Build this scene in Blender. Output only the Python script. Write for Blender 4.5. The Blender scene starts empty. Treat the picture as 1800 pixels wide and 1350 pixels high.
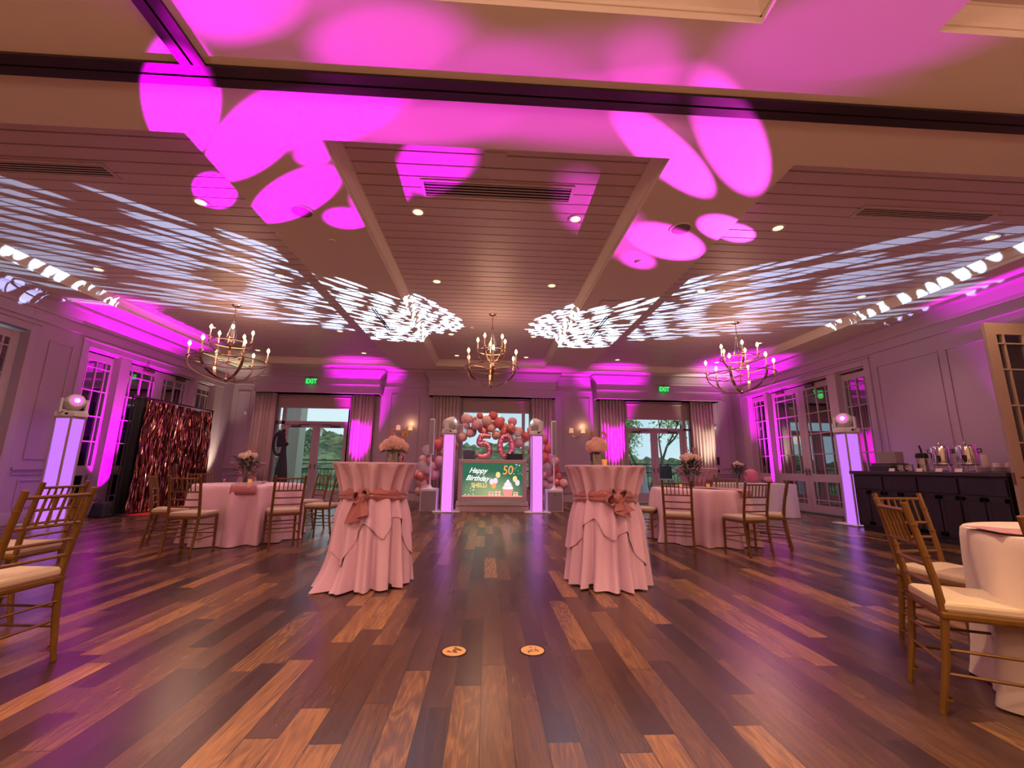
import bpy, bmesh, math, random
from mathutils import Vector, Matrix, Euler
random.seed(7)
PI = math.pi
SC = bpy.context.scene
COL = SC.collection

# ------------------------------------------------------------------ camera
def make_camera():
    f, p, y, r, h = 746.0, 0.193321, 0.055265, 0.012479, 1.05
    cy, sy, cp, sp = math.cos(y), math.sin(y), math.cos(p), math.sin(p)
    fwd = Vector((sy*cp, cy*cp, sp)); right = Vector((cy, -sy, 0)); up = right.cross(fwd)
    r2 = right*math.cos(r) + up*math.sin(r); u2 = up*math.cos(r) - right*math.sin(r)
    M = Matrix(((r2.x, u2.x, -fwd.x, 0), (r2.y, u2.y, -fwd.y, 0), (r2.z, u2.z, -fwd.z, h), (0, 0, 0, 1)))
    cd = bpy.data.cameras.new('camera'); cd.sensor_width = 36; cd.lens = 36*f/1800; cd.clip_start = .02; cd.clip_end = 2000
    co = bpy.data.objects.new('camera', cd); COL.objects.link(co); co.matrix_world = M
    SC.camera = co
make_camera()

# ------------------------------------------------------------------ colour management / cycles
vs = SC.view_settings
vs.view_transform = 'Standard'; vs.look = 'None'; vs.gamma = 1.0; vs.use_curve_mapping = False; vs.exposure = 0.12
cy_ = SC.cycles
cy_.max_bounces = 6; cy_.diffuse_bounces = 3; cy_.glossy_bounces = 3; cy_.transmission_bounces = 4; cy_.transparent_max_bounces = 10
cy_.sample_clamp_indirect = 3.0; cy_.blur_glossy = 0.5; cy_.caustics_reflective = False; cy_.caustics_refractive = False
cy_.use_denoising = True

# ------------------------------------------------------------------ node helpers
def nmath(nt, op, a, b=None, c=None, clamp=False):
    n = nt.nodes.new('ShaderNodeMath'); n.operation = op; n.use_clamp = clamp
    for i, q in enumerate((a, b, c)):
        if q is None: continue
        if isinstance(q, (int, float)): n.inputs[i].default_value = q
        else: nt.links.new(q, n.inputs[i])
    return n.outputs[0]
def nvmath(nt, op, a, b=None):
    n = nt.nodes.new('ShaderNodeVectorMath'); n.operation = op
    for i, q in enumerate((a, b)):
        if q is None: continue
        if isinstance(q, (tuple, Vector)): n.inputs[i].default_value = tuple(q)
        else: nt.links.new(q, n.inputs[i])
    return n
def smooth(nt, v, lo, hi):
    n = nt.nodes.new('ShaderNodeMapRange'); n.interpolation_type = 'SMOOTHSTEP'
    nt.links.new(v, n.inputs[0]); n.inputs[1].default_value = lo; n.inputs[2].default_value = hi
    n.inputs[3].default_value = 0; n.inputs[4].default_value = 1
    return n.outputs[0]

# ------------------------------------------------------------------ world: bright overcast sky seen through the far windows
W = bpy.data.worlds.new('world'); SC.world = W; W.use_nodes = True
nt = W.node_tree; bg = nt.nodes['Background']
tc = nt.nodes.new('ShaderNodeTexCoord'); no = nt.nodes.new('ShaderNodeTexNoise'); no.inputs['Scale'].default_value = 3.0; no.inputs['Detail'].default_value = 5
nt.links.new(tc.outputs['Generated'], no.inputs['Vector'])
cr = nt.nodes.new('ShaderNodeValToRGB'); cr.color_ramp.elements[0].position = .35; cr.color_ramp.elements[1].position = .65
cr.color_ramp.elements[0].color = (.34, .62, .74, 1); cr.color_ramp.elements[1].color = (.62, .80, .85, 1)
nt.links.new(no.outputs['Fac'], cr.inputs[0]); nt.links.new(cr.outputs[0], bg.inputs['Color']); bg.inputs['Strength'].default_value = 1.15

# ------------------------------------------------------------------ lights
def link_light(name, L, loc, aim=None):
    o = bpy.data.objects.new(name, L); COL.objects.link(o); o.location = loc
    if aim is not None:
        o.rotation_euler = (Vector(aim)-Vector(loc)).to_track_quat('-Z', 'Y').to_euler()
    return o
def axes(S, A):
    d = (Vector(A)-Vector(S)).normalized(); x = d.cross(Vector((0, 0, 1))).normalized()
    return x, x.cross(d), d
def gobo_light(name, S, A, size, power, color, fn, radius=.01):
    L = bpy.data.lights.new(name, 'SPOT'); L.energy = power; L.spot_size = size; L.spot_blend = .04; L.shadow_soft_size = radius
    L.use_nodes = True; nt = L.node_tree; em = nt.nodes['Emission']
    g = nt.nodes.new('ShaderNodeNewGeometry'); x, y, d = axes(S, A)
    dt = lambda v: nvmath(nt, 'DOT_PRODUCT', g.outputs['Incoming'], v).outputs['Value']
    w = dt(d); u = nmath(nt, 'DIVIDE', dt(x), w); v = nmath(nt, 'DIVIDE', dt(y), w)
    s = fn(nt, u, v)
    em.inputs['Color'].default_value = (*color, 1)
    nt.links.new(s, em.inputs['Strength'])
    return link_light(name, L, S, A)
def ellipses(lst):
    # lst: (cu, cv, ru, rv, rot_deg, soft, strength)
    def fn(nt, u, v):
        cmb = nt.nodes.new('ShaderNodeCombineXYZ'); nt.links.new(u, cmb.inputs[0]); nt.links.new(v, cmb.inputs[1])
        tot = None
        for cu, cv, ru, rv, rot, soft, st in lst:
            a = nvmath(nt, 'SUBTRACT', cmb.outputs[0], (cu, cv, 0)).outputs[0]
            ca, sa = math.cos(math.radians(rot)), math.sin(math.radians(rot))
            p = nvmath(nt, 'DOT_PRODUCT', a, (ca/ru, sa/ru, 0)).outputs['Value']
            q = nvmath(nt, 'DOT_PRODUCT', a, (-sa/rv, ca/rv, 0)).outputs['Value']
            r = nmath(nt, 'SQRT', nmath(nt, 'ADD', nmath(nt, 'MULTIPLY', p, p), nmath(nt, 'MULTIPLY', q, q)))
            e = nmath(nt, 'MULTIPLY', smooth(nt, nmath(nt, 'SUBTRACT', 1.0, r), -soft, soft), st)
            tot = e if tot is None else nmath(nt, 'MAXIMUM', tot, e)
        return tot
    return fn
def dots(scale, rad, field=.335):
    def fn(nt, u, v):
        cmb = nt.nodes.new('ShaderNodeCombineXYZ'); nt.links.new(u, cmb.inputs[0]); nt.links.new(v, cmb.inputs[1])
        vo = nt.nodes.new('ShaderNodeTexVoronoi'); vo.voronoi_dimensions = '2D'; vo.feature = 'F1'
        vo.inputs['Scale'].default_value = scale; vo.inputs['Randomness'].default_value = .6
        nt.links.new(nvmath(nt, 'MULTIPLY', cmb.outputs[0], (1.0, .46, 1)).outputs[0], vo.inputs['Vector'])
        # whole dots only: keep a dot when its own centre lies inside the round field of the slide
        ctr = nvmath(nt, 'MULTIPLY', vo.outputs['Position'], (1.0, 2.174, 0)).outputs[0]
        sy = nt.nodes.new('ShaderNodeSeparateXYZ'); nt.links.new(ctr, sy.inputs[0])
        inside = nmath(nt, 'MULTIPLY', nmath(nt, 'LESS_THAN', nvmath(nt, 'LENGTH', ctr).outputs['Value'], field), nmath(nt, 'GREATER_THAN', sy.outputs[1], -.305))
        return nmath(nt, 'MULTIPLY', smooth(nt, vo.outputs['Distance'], rad+.045, rad-.045), inside)
    return fn

MAG = (1.0, .0, 1.0); MAG2 = (1.0, .04, .88); WHT = (.42, .64, 1.0); WARM = (1.0, .62, .34)
SL = (-7.30, 7.92, 2.175); SR = (7.27, 8.31, 2.15)
LM = ellipses([(.198, .057, .042, .027, -20, .10, 1), (.120, .053, .036, .034, 0, .12, 1), (.092, .024, .055, .019, 20, .3, .85), (.088, .153, .040, .024, -15, .12, .9),
    (.017, .073, .043, .034, -30, .10, 1), (-.070, .062, .032, .011, 0, .2, 1), (.060, .037, .020, .008, 0, .2, .6), (-.056, .035, .050, .016, -8, .15, .8),
    (.195, .010, .040, .012, 15, .35, .5), (.10, -.005, .042, .011, 10, .35, .45), (.03, -.02, .06, .010, 20, .5, .26), (-.05, -.041, .06, .008, 18, .4, .50), (-.062, -.059, .042, .011, 8, .3, .60),
    (.02, .0, .060, .012, 20, .4, .40), (-.03, -.02, .05, .007, 15, .5, .28), (.155, -.006, .05, .008, 10, .5, .20), (.25, .01, .03, .02, 0, .3, .06)])
RM = ellipses([(-.080, .032, .031, .025, -50, .14, 1), (-.148, .043, .034, .032, 25, .15, .62), (-.062, .098, .036, .021, -15, .12, 1),
    (.045, .088, .052, .033, -5, .14, 1), (-.055, .160, .034, .021, -20, .12, 1), (.130, .090, .034, .017, 15, .3, .5), (.085, .060, .060, .016, 12, .4, .40), (-.03, .001, .08, .011, -15, .5, .28),
    (.05, -.022, .05, .009, -8, .5, .22), (.0, -.032, .09, .010, -20, .5, .25), (-.115, .001, .03, .008, 0, .5, .3), (.10, -.04, .06, .010, 0, .5, .2)])
gobo_light('gobo_beam', SL, (-.5, 3.4, 4.0), 1.1, 22000, MAG, LM, .012)
gobo_light('gobo_beam', SR, (.5, 3.4, 4.0), 1.1, 18000, MAG2, RM, .012)
WA = lambda S, A, du, dv: tuple(Vector(S)+axes(S, A)[2]+axes(S, A)[0]*du+axes(S, A)[1]*dv)
gobo_light('gobo_beam', (1.02, 10.40, 2.165), WA((1.02, 10.40, 2.165), (-3.5, 7., 4.), .13, .155), .82, 11000, WHT, dots(42, .38, .347), .006)
gobo_light('gobo_beam', (-.74, 10.40, 2.165), WA((-.74, 10.40, 2.165), (3.7, 7., 4.), -.170, .182), .82, 11000, WHT, dots(42, .38, .347), .006)
UP = [((-7.80, 9.46, .32), (-7.97, 9.60, 4), MAG, 2600), ((-3.95, 12.85, .32), (-3.92, 13.46, 3.8), MAG, 3000), ((3.98, 12.85, .32), (3.98, 13.46, 3.8), MAG, 3000),
      ((7.80, 11.84, .32), (8.02, 11.88, 4), MAG, 2600), ((7.75, 5.60, .32), (7.92, 5.75, 4), MAG, 2200), ((-7.75, 12.85, .32), (-7.9, 12.95, 4), (1, .93, .62), 420),
      ((7.02, 12.85, .32), (7.0, 13.46, 3.8), (1, .93, .62), 620), ((1.72, 13.05, .32), (1.72, 13.25, 4), MAG, 600)]
for loc, aim, colr, pw in UP:
    L = bpy.data.lights.new('uplight_beam', 'SPOT'); L.energy = pw; L.color = colr; L.spot_size = math.radians(58 if abs(loc[0]) > 7.6 and colr is MAG and loc[1] > 9 else 42); L.spot_blend = 1.0; L.shadow_soft_size = .05
    link_light('uplight_beam', L, loc, aim)
DLX = [-6.45, -3.4*1.02, -.9, 1.0, 3.6, 6.55]
DLs = [(x, y) for y in (4.88, 6.92, 9.9, 11.9) for x in (-6.5, -3.57, -.94, 1.06, 3.75, 6.75)]
REAR_FILL = [(x, y) for y in (1.0, -1.3, -3.6) for x in (-6.5, -3.6, -.9, 1.1, 3.8, 6.7)]
def down_light(x, y, p, blend=.9, colr=(1, .60, .43)):
    L = bpy.data.lights.new('downlight_beam', 'SPOT'); L.energy = p; L.color = colr; L.spot_size = math.radians(105); L.spot_blend = blend; L.shadow_soft_size = .06
    link_light('downlight_beam', L, (x, y, 4.12), (x, y, 0))
CH = [(.045, 8.44, .545, 6), (-5.12, 8.40, .66, 6), (5.30, 8.48, .66, 6)]

# ------------------------------------------------------------------ materials
MATS = {}
def mat(name, col, rough=.6, metal=0, spec=.5, emis=None, es=0, coat=0, sheen=0, trans=0, alpha=1, noise=None, bump=None):
    if name in MATS: return MATS[name]
    m = bpy.data.materials.new(name); m.use_nodes = True; nt = m.node_tree; b = nt.nodes['Principled BSDF']
    b.inputs['Base Color'].default_value = (*col, 1); b.inputs['Roughness'].default_value = rough; b.inputs['Metallic'].default_value = metal
    b.inputs['Specular IOR Level'].default_value = spec; b.inputs['Coat Weight'].default_value = coat; b.inputs['Sheen Weight'].default_value = sheen
    b.inputs['Transmission Weight'].default_value = trans; b.inputs['Alpha'].default_value = alpha
    if emis: b.inputs['Emission Color'].default_value = (*emis, 1); b.inputs['Emission Strength'].default_value = es
    if noise:
        sc, amt, stretch = noise
        tc = nt.nodes.new('ShaderNodeTexCoord'); mp = nt.nodes.new('ShaderNodeMapping'); mp.inputs['Scale'].default_value = stretch
        nt.links.new(tc.outputs['Object'], mp.inputs[0]); n = nt.nodes.new('ShaderNodeTexNoise'); n.inputs['Scale'].default_value = sc; n.inputs['Detail'].default_value = 4
        nt.links.new(mp.outputs[0], n.inputs['Vector']); mx = nt.nodes.new('ShaderNodeMix'); mx.data_type = 'RGBA'
        mx.inputs['A'].default_value = tuple(c*(1-amt) for c in col)+(1,); mx.inputs['B'].default_value = tuple(min(1, c*(1+amt)) for c in col)+(1,)
        nt.links.new(n.outputs['Fac'], mx.inputs['Factor']); nt.links.new(mx.outputs['Result'], b.inputs['Base Color'])
    if bump:
        sc, st = bump
        tc = nt.nodes.new('ShaderNodeTexCoord'); n = nt.nodes.new('ShaderNodeTexNoise'); n.inputs['Scale'].default_value = sc; n.inputs['Detail'].default_value = 3
        nt.links.new(tc.outputs['Object'], n.inputs['Vector']); bp = nt.nodes.new('ShaderNodeBump'); bp.inputs['Strength'].default_value = st; bp.inputs['Distance'].default_value = .01
        nt.links.new(n.outputs['Fac'], bp.inputs['Height']); nt.links.new(bp.outputs[0], b.inputs['Normal'])
    MATS[name] = m; return m
def emat(name, col, s, sample=False):
    m = mat(name, (.02, .02, .02), .5, emis=col, es=s)
    if not sample: m.cycles.emission_sampling = 'NONE'
    return m
def glass(name, tint=(1, 1, 1), refl=.08, rough=.0):
    if name in MATS: return MATS[name]
    m = bpy.data.materials.new(name); m.use_nodes = True; nt = m.node_tree; nt.nodes.clear()
    o = nt.nodes.new('ShaderNodeOutputMaterial'); t = nt.nodes.new('ShaderNodeBsdfTransparent'); t.inputs[0].default_value = (*tint, 1)
    g = nt.nodes.new('ShaderNodeBsdfGlossy'); g.inputs['Roughness'].default_value = rough; mx = nt.nodes.new('ShaderNodeMixShader')
    lw = nt.nodes.new('ShaderNodeFresnel'); lw.inputs[0].default_value = 1.45
    nt.links.new(nmath(nt, 'ADD', lw.outputs[0], refl, clamp=True), mx.inputs[0]); nt.links.new(t.outputs[0], mx.inputs[1]); nt.links.new(g.outputs[0], mx.inputs[2]); nt.links.new(mx.outputs[0], o.inputs[0])
    MATS[name] = m; return m
def floor_mat():
    m = bpy.data.materials.new('plank_floor'); m.use_nodes = True; nt = m.node_tree; b = nt.nodes['Principled BSDF']
    tc = nt.nodes.new('ShaderNodeTexCoord'); sp = nt.nodes.new('ShaderNodeSeparateXYZ'); nt.links.new(tc.outputs['Object'], sp.inputs[0])
    X, Y = sp.outputs[0], sp.outputs[1]
    r = nmath(nt, 'DIVIDE', nmath(nt, 'ADD', X, .006), .131); row = nmath(nt, 'FLOOR', r); fr = nmath(nt, 'SUBTRACT', r, row)
    wn = nt.nodes.new('ShaderNodeTexWhiteNoise'); wn.noise_dimensions = '1D'; nt.links.new(row, wn.inputs['W'])
    yy = nmath(nt, 'ADD', nmath(nt, 'DIVIDE', Y, .92), nmath(nt, 'MULTIPLY', wn.outputs['Value'], 9.0)); ci = nmath(nt, 'FLOOR', yy); fy = nmath(nt, 'SUBTRACT', yy, ci)
    cb = nt.nodes.new('ShaderNodeCombineXYZ'); nt.links.new(row, cb.inputs[0]); nt.links.new(ci, cb.inputs[1])
    w2 = nt.nodes.new('ShaderNodeTexWhiteNoise'); w2.noise_dimensions = '2D'; nt.links.new(cb.outputs[0], w2.inputs['Vector']); R = w2.outputs['Value']
    # grain coordinates, shifted per plank
    g = nt.nodes.new('ShaderNodeCombineXYZ'); nt.links.new(nmath(nt, 'ADD', nmath(nt, 'MULTIPLY', X, 9.0), nmath(nt, 'MULTIPLY', R, 57.0)), g.inputs[0])
    nt.links.new(nmath(nt, 'ADD', nmath(nt, 'MULTIPLY', Y, 1.1), nmath(nt, 'MULTIPLY', R, 31.0)), g.inputs[1])
    n1 = nt.nodes.new('ShaderNodeTexNoise'); n1.inputs['Scale'].default_value = 1.0; n1.inputs['Detail'].default_value = 3; n1.inputs['Distortion'].default_value = .6; nt.links.new(g.outputs[0], n1.inputs['Vector'])
    wv = nmath(nt, 'FRACT', nmath(nt, 'MULTIPLY', n1.outputs['Fac'], 9.0)); wv = nmath(nt, 'ABSOLUTE', nmath(nt, 'SUBTRACT', nmath(nt, 'MULTIPLY', wv, 2.0), 1.0))
    g2 = nt.nodes.new('ShaderNodeVectorMath'); g2.operation = 'MULTIPLY'; nt.links.new(g.outputs[0], g2.inputs[0]); g2.inputs[1].default_value = (14, 6, 1)
    n2 = nt.nodes.new('ShaderNodeTexNoise'); n2.inputs['Scale'].default_value = 1.0; n2.inputs['Detail'].default_value = 4; nt.links.new(g2.outputs[0], n2.inputs['Vector'])
    n3 = nt.nodes.new('ShaderNodeTexNoise'); n3.inputs['Scale'].default_value = .45; nt.links.new(g.outputs[0], n3.inputs['Vector'])
    cr = nt.nodes.new('ShaderNodeValToRGB'); e = cr.color_ramp.elements
    e[0].position = 0; e[0].color = (.026, .012, .009, 1); e[1].position = 1; e[1].color = (.52, .27, .085, 1)
    for p, c in ((.28, (.055, .026, .017)), (.55, (.105, .052, .028)), (.80, (.27, .135, .050))): k = e.new(p); k.color = (*c, 1)
    t = nmath(nt, 'MULTIPLY', R, .74)
    t = nmath(nt, 'ADD', t, nmath(nt, 'MULTIPLY', nmath(nt, 'SUBTRACT', wv, .5), .16))
    t = nmath(nt, 'ADD', t, nmath(nt, 'MULTIPLY', nmath(nt, 'SUBTRACT', n2.outputs['Fac'], .5), .40))
    t = nmath(nt, 'ADD', t, nmath(nt, 'MULTIPLY', nmath(nt, 'SUBTRACT', n3.outputs['Fac'], .42), .45), clamp=True)
    nt.links.new(t, cr.inputs[0])
    gap = nmath(nt, 'MAXIMUM', nmath(nt, 'LESS_THAN', fr, .030), nmath(nt, 'LESS_THAN', fy, .0045))
    mx = nt.nodes.new('ShaderNodeMix'); mx.data_type = 'RGBA'; nt.links.new(nmath(nt, 'MULTIPLY', gap, .8), mx.inputs['Factor']); nt.links.new(cr.outputs[0], mx.inputs['A']); mx.inputs['B'].default_value = (.012, .007, .005, 1)
    nt.links.new(mx.outputs['Result'], b.inputs['Base Color'])
    rg = nmath(nt, 'ADD', .23, nmath(nt, 'MULTIPLY', n3.outputs['Fac'], .08)); nt.links.new(rg, b.inputs['Roughness'])
    bp = nt.nodes.new('ShaderNodeBump'); bp.inputs['Strength'].default_value = .2; bp.inputs['Distance'].default_value = .0015
    nt.links.new(nmath(nt, 'SUBTRACT', nmath(nt, 'MULTIPLY', n2.outputs['Fac'], .12), nmath(nt, 'MULTIPLY', gap, 1.5)), bp.inputs['Height']); nt.links.new(bp.outputs[0], b.inputs['Normal'])
    b.inputs['Specular IOR Level'].default_value = .5
    return m
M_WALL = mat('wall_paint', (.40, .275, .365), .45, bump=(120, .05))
M_CEIL = mat('ceiling_paint', (.74, .66, .57), .6)
M_BOARD = mat('ceiling_board_paint', (.66, .54, .54), .42)
M_DARK = mat('dark_gap', (.02, .015, .013), .8)
M_TRACK = mat('bronze_track', (.05, .03, .03), .35, metal=.6)
M_TRIM = mat('trim_paint', (.45, .33, .38), .4)
M_BLACK = mat('matte_black', (.008, .008, .009), .75)
M_WHITEP = mat('white_enamel', (.72, .70, .70), .3)
M_BRASS = mat('brushed_brass', (.50, .33, .22), .22, metal=1)
M_BRONZE = mat('aged_bronze', (.22, .13, .07), .3, metal=1)
M_CHROME = mat('polished_steel', (.80, .78, .76), .10, metal=1)
M_CHAIR = mat('gold_wood', (.155, .072, .012), .36, metal=.25, noise=(30, .25, (1, 1, .3)))
M_CUSH = mat('ivory_cushion', (.52, .41, .30), .85, sheen=.3)
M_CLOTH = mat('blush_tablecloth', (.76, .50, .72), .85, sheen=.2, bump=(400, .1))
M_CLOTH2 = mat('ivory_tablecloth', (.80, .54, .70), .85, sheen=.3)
M_SASH = mat('coral_satin', (.42, .145, .17), .4, sheen=.5)
M_CURT = mat('curtain_fabric', (.56, .40, .42), .8, sheen=.3)
M_SHADE = mat('roller_shade_fabric', (.42, .30, .28), .9)
M_GLASS = glass('window_glass', (.97, .98, .98), .01)
M_CGLASS = glass('clear_glass', (.95, .93, .95), .12)
M_MIRG = None
def mirror_glass():
    m = bpy.data.materials.new('dark_reflective_glass'); m.use_nodes = True; nt = m.node_tree; nt.nodes.clear()
    o = nt.nodes.new('ShaderNodeOutputMaterial'); d = nt.nodes.new('ShaderNodeBsdfDiffuse'); d.inputs[0].default_value = (.006, .006, .01, 1)
    g = nt.nodes.new('ShaderNodeBsdfGlossy'); g.inputs['Roughness'].default_value = .01; g.inputs[0].default_value = (.9, .9, .95, 1); mx = nt.nodes.new('ShaderNodeMixShader'); mx.inputs[0].default_value = .38
    nt.links.new(d.outputs[0], mx.inputs[1]); nt.links.new(g.outputs[0], mx.inputs[2]); nt.links.new(mx.outputs[0], o.inputs[0]); return m
M_MIRG = mirror_glass()
M_LEAF = mat('dark_leaf', (.035, .055, .015), .5)
M_LEAF2 = mat('mid_leaf', (.10, .14, .04), .5)
M_HYD = mat('cream_petals', (.80, .54, .48), .8, noise=(60, .15, (1, 1, 1)))
M_ROSE = mat('white_rose_petals', (.80, .62, .55), .7)

# ------------------------------------------------------------------ mesh builder
class MB:
    def __init__(s): s.bm = bmesh.new(); s.mi = 0; s.T = Matrix.Identity(4)
    def _v(s, vs, fs):
        bv = [s.bm.verts.new(s.T @ Vector(v)) for v in vs]
        for f in fs:
            try: fc = s.bm.faces.new([bv[i] for i in f]); fc.material_index = s.mi
            except ValueError: pass
        return bv
    def box(s, x0, x1, y0, y1, z0, z1):
        s._v([(x0,y0,z0),(x1,y0,z0),(x1,y1,z0),(x0,y1,z0),(x0,y0,z1),(x1,y0,z1),(x1,y1,z1),(x0,y1,z1)],
             [(3,2,1,0),(4,5,6,7),(0,1,5,4),(1,2,6,5),(2,3,7,6),(3,0,4,7)]); return s
    def cbox(s, c, d, rz=0, rx=0, ry=0, taper=1.0):
        M = Matrix.Translation(c) @ Euler((rx, ry, rz)).to_matrix().to_4x4(); x, y, z = d[0]/2, d[1]/2, d[2]/2; t = taper
        P = [(-x,-y,-z),(x,-y,-z),(x,y,-z),(-x,y,-z),(-x*t,-y*t,z),(x*t,-y*t,z),(x*t,y*t,z),(-x*t,y*t,z)]
        s._v([M @ Vector(p) for p in P], [(3,2,1,0),(4,5,6,7),(0,1,5,4),(1,2,6,5),(2,3,7,6),(3,0,4,7)]); return s
    def tube(s, pts, r, seg=8, cap=True, closed=False):
        pts = [Vector(p) for p in pts]; n = len(pts); rr = r if isinstance(r, (list, tuple)) else [r]*n
        rings = []; prev = None
        for i, p in enumerate(pts):
            if closed: t = pts[(i+1) % n]-pts[i-1]
            else: t = pts[min(i+1, n-1)]-pts[max(i-1, 0)]
            t.normalize()
            if prev is None: a = Vector((0,0,1)) if abs(t.z) < .9 else Vector((1,0,0)); a = t.cross(a).normalized()
            else: a = (prev - t*prev.dot(t)).normalized()
            prev = a; b = t.cross(a)
            rings.append([p + a*math.cos(2*PI*k/seg)*rr[i] + b*math.sin(2*PI*k/seg)*rr[i] for k in range(seg)])
        vs = [v for R in rings for v in R]; fs = []
        m = n if closed else n-1
        for i in range(m):
            j = (i+1) % n
            for k in range(seg): fs.append((i*seg+k, i*seg+(k+1) % seg, j*seg+(k+1) % seg, j*seg+k))
        if cap and not closed: fs += [tuple(range(seg))[::-1], tuple((n-1)*seg+k for k in range(seg))]
        s._v(vs, fs); return s
    def strap(s, pts, w, t, side):
        # flat strap following pts, width w along 'side' vector, thickness t
        pts = [Vector(p) for p in pts]; side = Vector(side).normalized(); vs = []; n = len(pts)
        for i, p in enumerate(pts):
            tg = (pts[min(i+1, n-1)]-pts[max(i-1, 0)]).normalized(); nn = tg.cross(side).normalized()
            for a, b in ((-1,-1),(1,-1),(1,1),(-1,1)): vs.append(p + side*a*w/2 + nn*b*t/2)
        fs = [(3,2,1,0), tuple(4*(n-1)+k for k in range(4))]
        for i in range(n-1):
            for k in range(4): fs.append((4*i+k, 4*i+(k+1) % 4, 4*i+4+(k+1) % 4, 4*i+4+k))
        s._v(vs, fs); return s
    def lathe(s, prof, seg=24, c=(0,0,0), fn=None, cap=True):
        vs = []; fs = []; n = len(prof)
        for i, (r, z) in enumerate(prof):
            for k in range(seg):
                a = 2*PI*k/seg; q = r if fn is None else fn(r, z, a, i)
                if isinstance(q, tuple): q, z2 = q
                else: z2 = z
                vs.append((c[0]+q*math.cos(a), c[1]+q*math.sin(a), c[2]+z2))
        for i in range(n-1):
            for k in range(seg): fs.append((i*seg+k, i*seg+(k+1) % seg, (i+1)*seg+(k+1) % seg, (i+1)*seg+k))
        if cap: fs += [tuple(range(seg))[::-1], tuple((n-1)*seg+k for k in range(seg))]
        s._v(vs, fs); return s
    def ball(s, c, r, seg=12, rings=8, sc=(1,1,1), fn=None):
        vs = [(c[0], c[1], c[2]-r*sc[2])]; fs = []
        for i in range(1, rings):
            ph = PI*i/rings
            for k in range(seg):
                a = 2*PI*k/seg; q = r*(1 if fn is None else fn(a, ph))
                vs.append((c[0]+q*sc[0]*math.sin(ph)*math.cos(a), c[1]+q*sc[1]*math.sin(ph)*math.sin(a), c[2]-q*sc[2]*math.cos(ph)))
        vs.append((c[0], c[1], c[2]+r*sc[2])); L = len(vs)-1
        for k in range(seg):
            fs.append((0, 1+(k+1) % seg, 1+k)); fs.append((L, L-seg+k, L-seg+(k+1) % seg))
            for i in range(rings-2): fs.append((1+i*seg+k, 1+i*seg+(k+1) % seg, 1+(i+1)*seg+(k+1) % seg, 1+(i+1)*seg+k))
        s._v(vs, fs); return s
    def prism(s, poly, a0, a1, axis='x'):
        # poly in the plane perpendicular to axis
        n = len(poly); f = {'x': lambda a, p: (a, p[0], p[1]), 'y': lambda a, p: (p[0], a, p[1]), 'z': lambda a, p: (p[0], p[1], a)}[axis]
        s._v([f(a0, p) for p in poly]+[f(a1, p) for p in poly], [tuple(range(n))[::-1], tuple(range(n, 2*n))]+[(i, (i+1) % n, n+(i+1) % n, n+i) for i in range(n)]); return s
    def quad(s, a, b, c, d): s._v([a, b, c, d], [(0,1,2,3)]); return s
    def build(s, name, m, parent=None, smooth=False, bevel=0, loc=None, two=False):
        bmesh.ops.recalc_face_normals(s.bm, faces=s.bm.faces)
        me = bpy.data.meshes.new(name); s.bm.to_mesh(me); s.bm.free()
        for q in (m if isinstance(m, (list, tuple)) else [m]): me.materials.append(q)
        o = bpy.data.objects.new(name, me); COL.objects.link(o)
        if parent is not None: o.parent = parent
        if loc is not None: o.location = loc
        if smooth:
            for p in me.polygons: p.use_smooth = True
            me.set_sharp_from_angle(angle=math.radians(40))
        if bevel:
            b = o.modifiers.new('bevel', 'BEVEL'); b.width = bevel; b.segments = 2; b.limit_method = 'ANGLE'
        return o
def thing(name, label, cat, loc=(0,0,0), rz=0, group=None):
    o = bpy.data.objects.new(name, None); COL.objects.link(o); o.location = loc; o.rotation_euler = (0, 0, rz)
    o.empty_display_size = .1; return tag(o, label, cat, group)
def tag(o, label, cat, group=None, kind=None):
    if label: o['label'] = label
    if cat: o['category'] = cat
    if group: o['group'] = group
    if kind: o['kind'] = kind
    return o
def struct(o, label=None): o['kind'] = 'structure'; 
def struct(o, label=None, cat='wall'):
    o['kind'] = 'structure'
    if label: o['label'] = label; o['category'] = cat
    return o
def text_mesh(name, body, size, m, parent, loc, sx=1.0, shear=0, off=0, extrude=0, tilt=0):
    cu = bpy.data.curves.new(name, 'FONT'); cu.body = body; cu.size = size; cu.shear = shear; cu.offset = off; cu.extrude = extrude; cu.align_x = 'CENTER'; cu.align_y = 'CENTER'
    tmp = bpy.data.objects.new(name+'_curve', cu); COL.objects.link(tmp); dg = bpy.context.evaluated_depsgraph_get(); dg.update()
    me = bpy.data.meshes.new_from_object(tmp.evaluated_get(dg)); COL.objects.unlink(tmp); bpy.data.objects.remove(tmp); bpy.data.curves.remove(cu)
    me.materials.clear(); me.materials.append(m); o = bpy.data.objects.new(name, me); COL.objects.link(o); o.parent = parent; o.location = loc; o.rotation_euler = (PI/2, tilt, 0); o.scale = (sx, 1, 1); return o
def dup(root, loc=None, rz=None, label=None, group=None):
    r = root.copy(); COL.objects.link(r)
    if loc is not None: r.location = loc
    if rz is not None: r.rotation_euler = (0, 0, rz)
    if label: r['label'] = label
    if group: r['group'] = group
    for ch in list(root.children):
        c = ch.copy(); COL.objects.link(c); c.parent = r
        for g in list(ch.children):
            d = g.copy(); COL.objects.link(d); d.parent = c
    return r

# ================================================================== SETTING
XL, XR, BY, RY, HC, HR = -8.0, 8.1, 13.6, -5.0, 4.0, 4.18
b = MB(); b.box(XL-.6, XR+.6, RY-.2, 17.2, -.1, 0)
FLOOR = MB(); FLOOR.box(XL-.3, XR+.3, RY-.1, BY+.05, -.08, 0); struct(FLOOR.build('floor', floor_mat()), 'dark brown wide plank wood floor with varied grain', 'floor'); b.bm.free()

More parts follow.
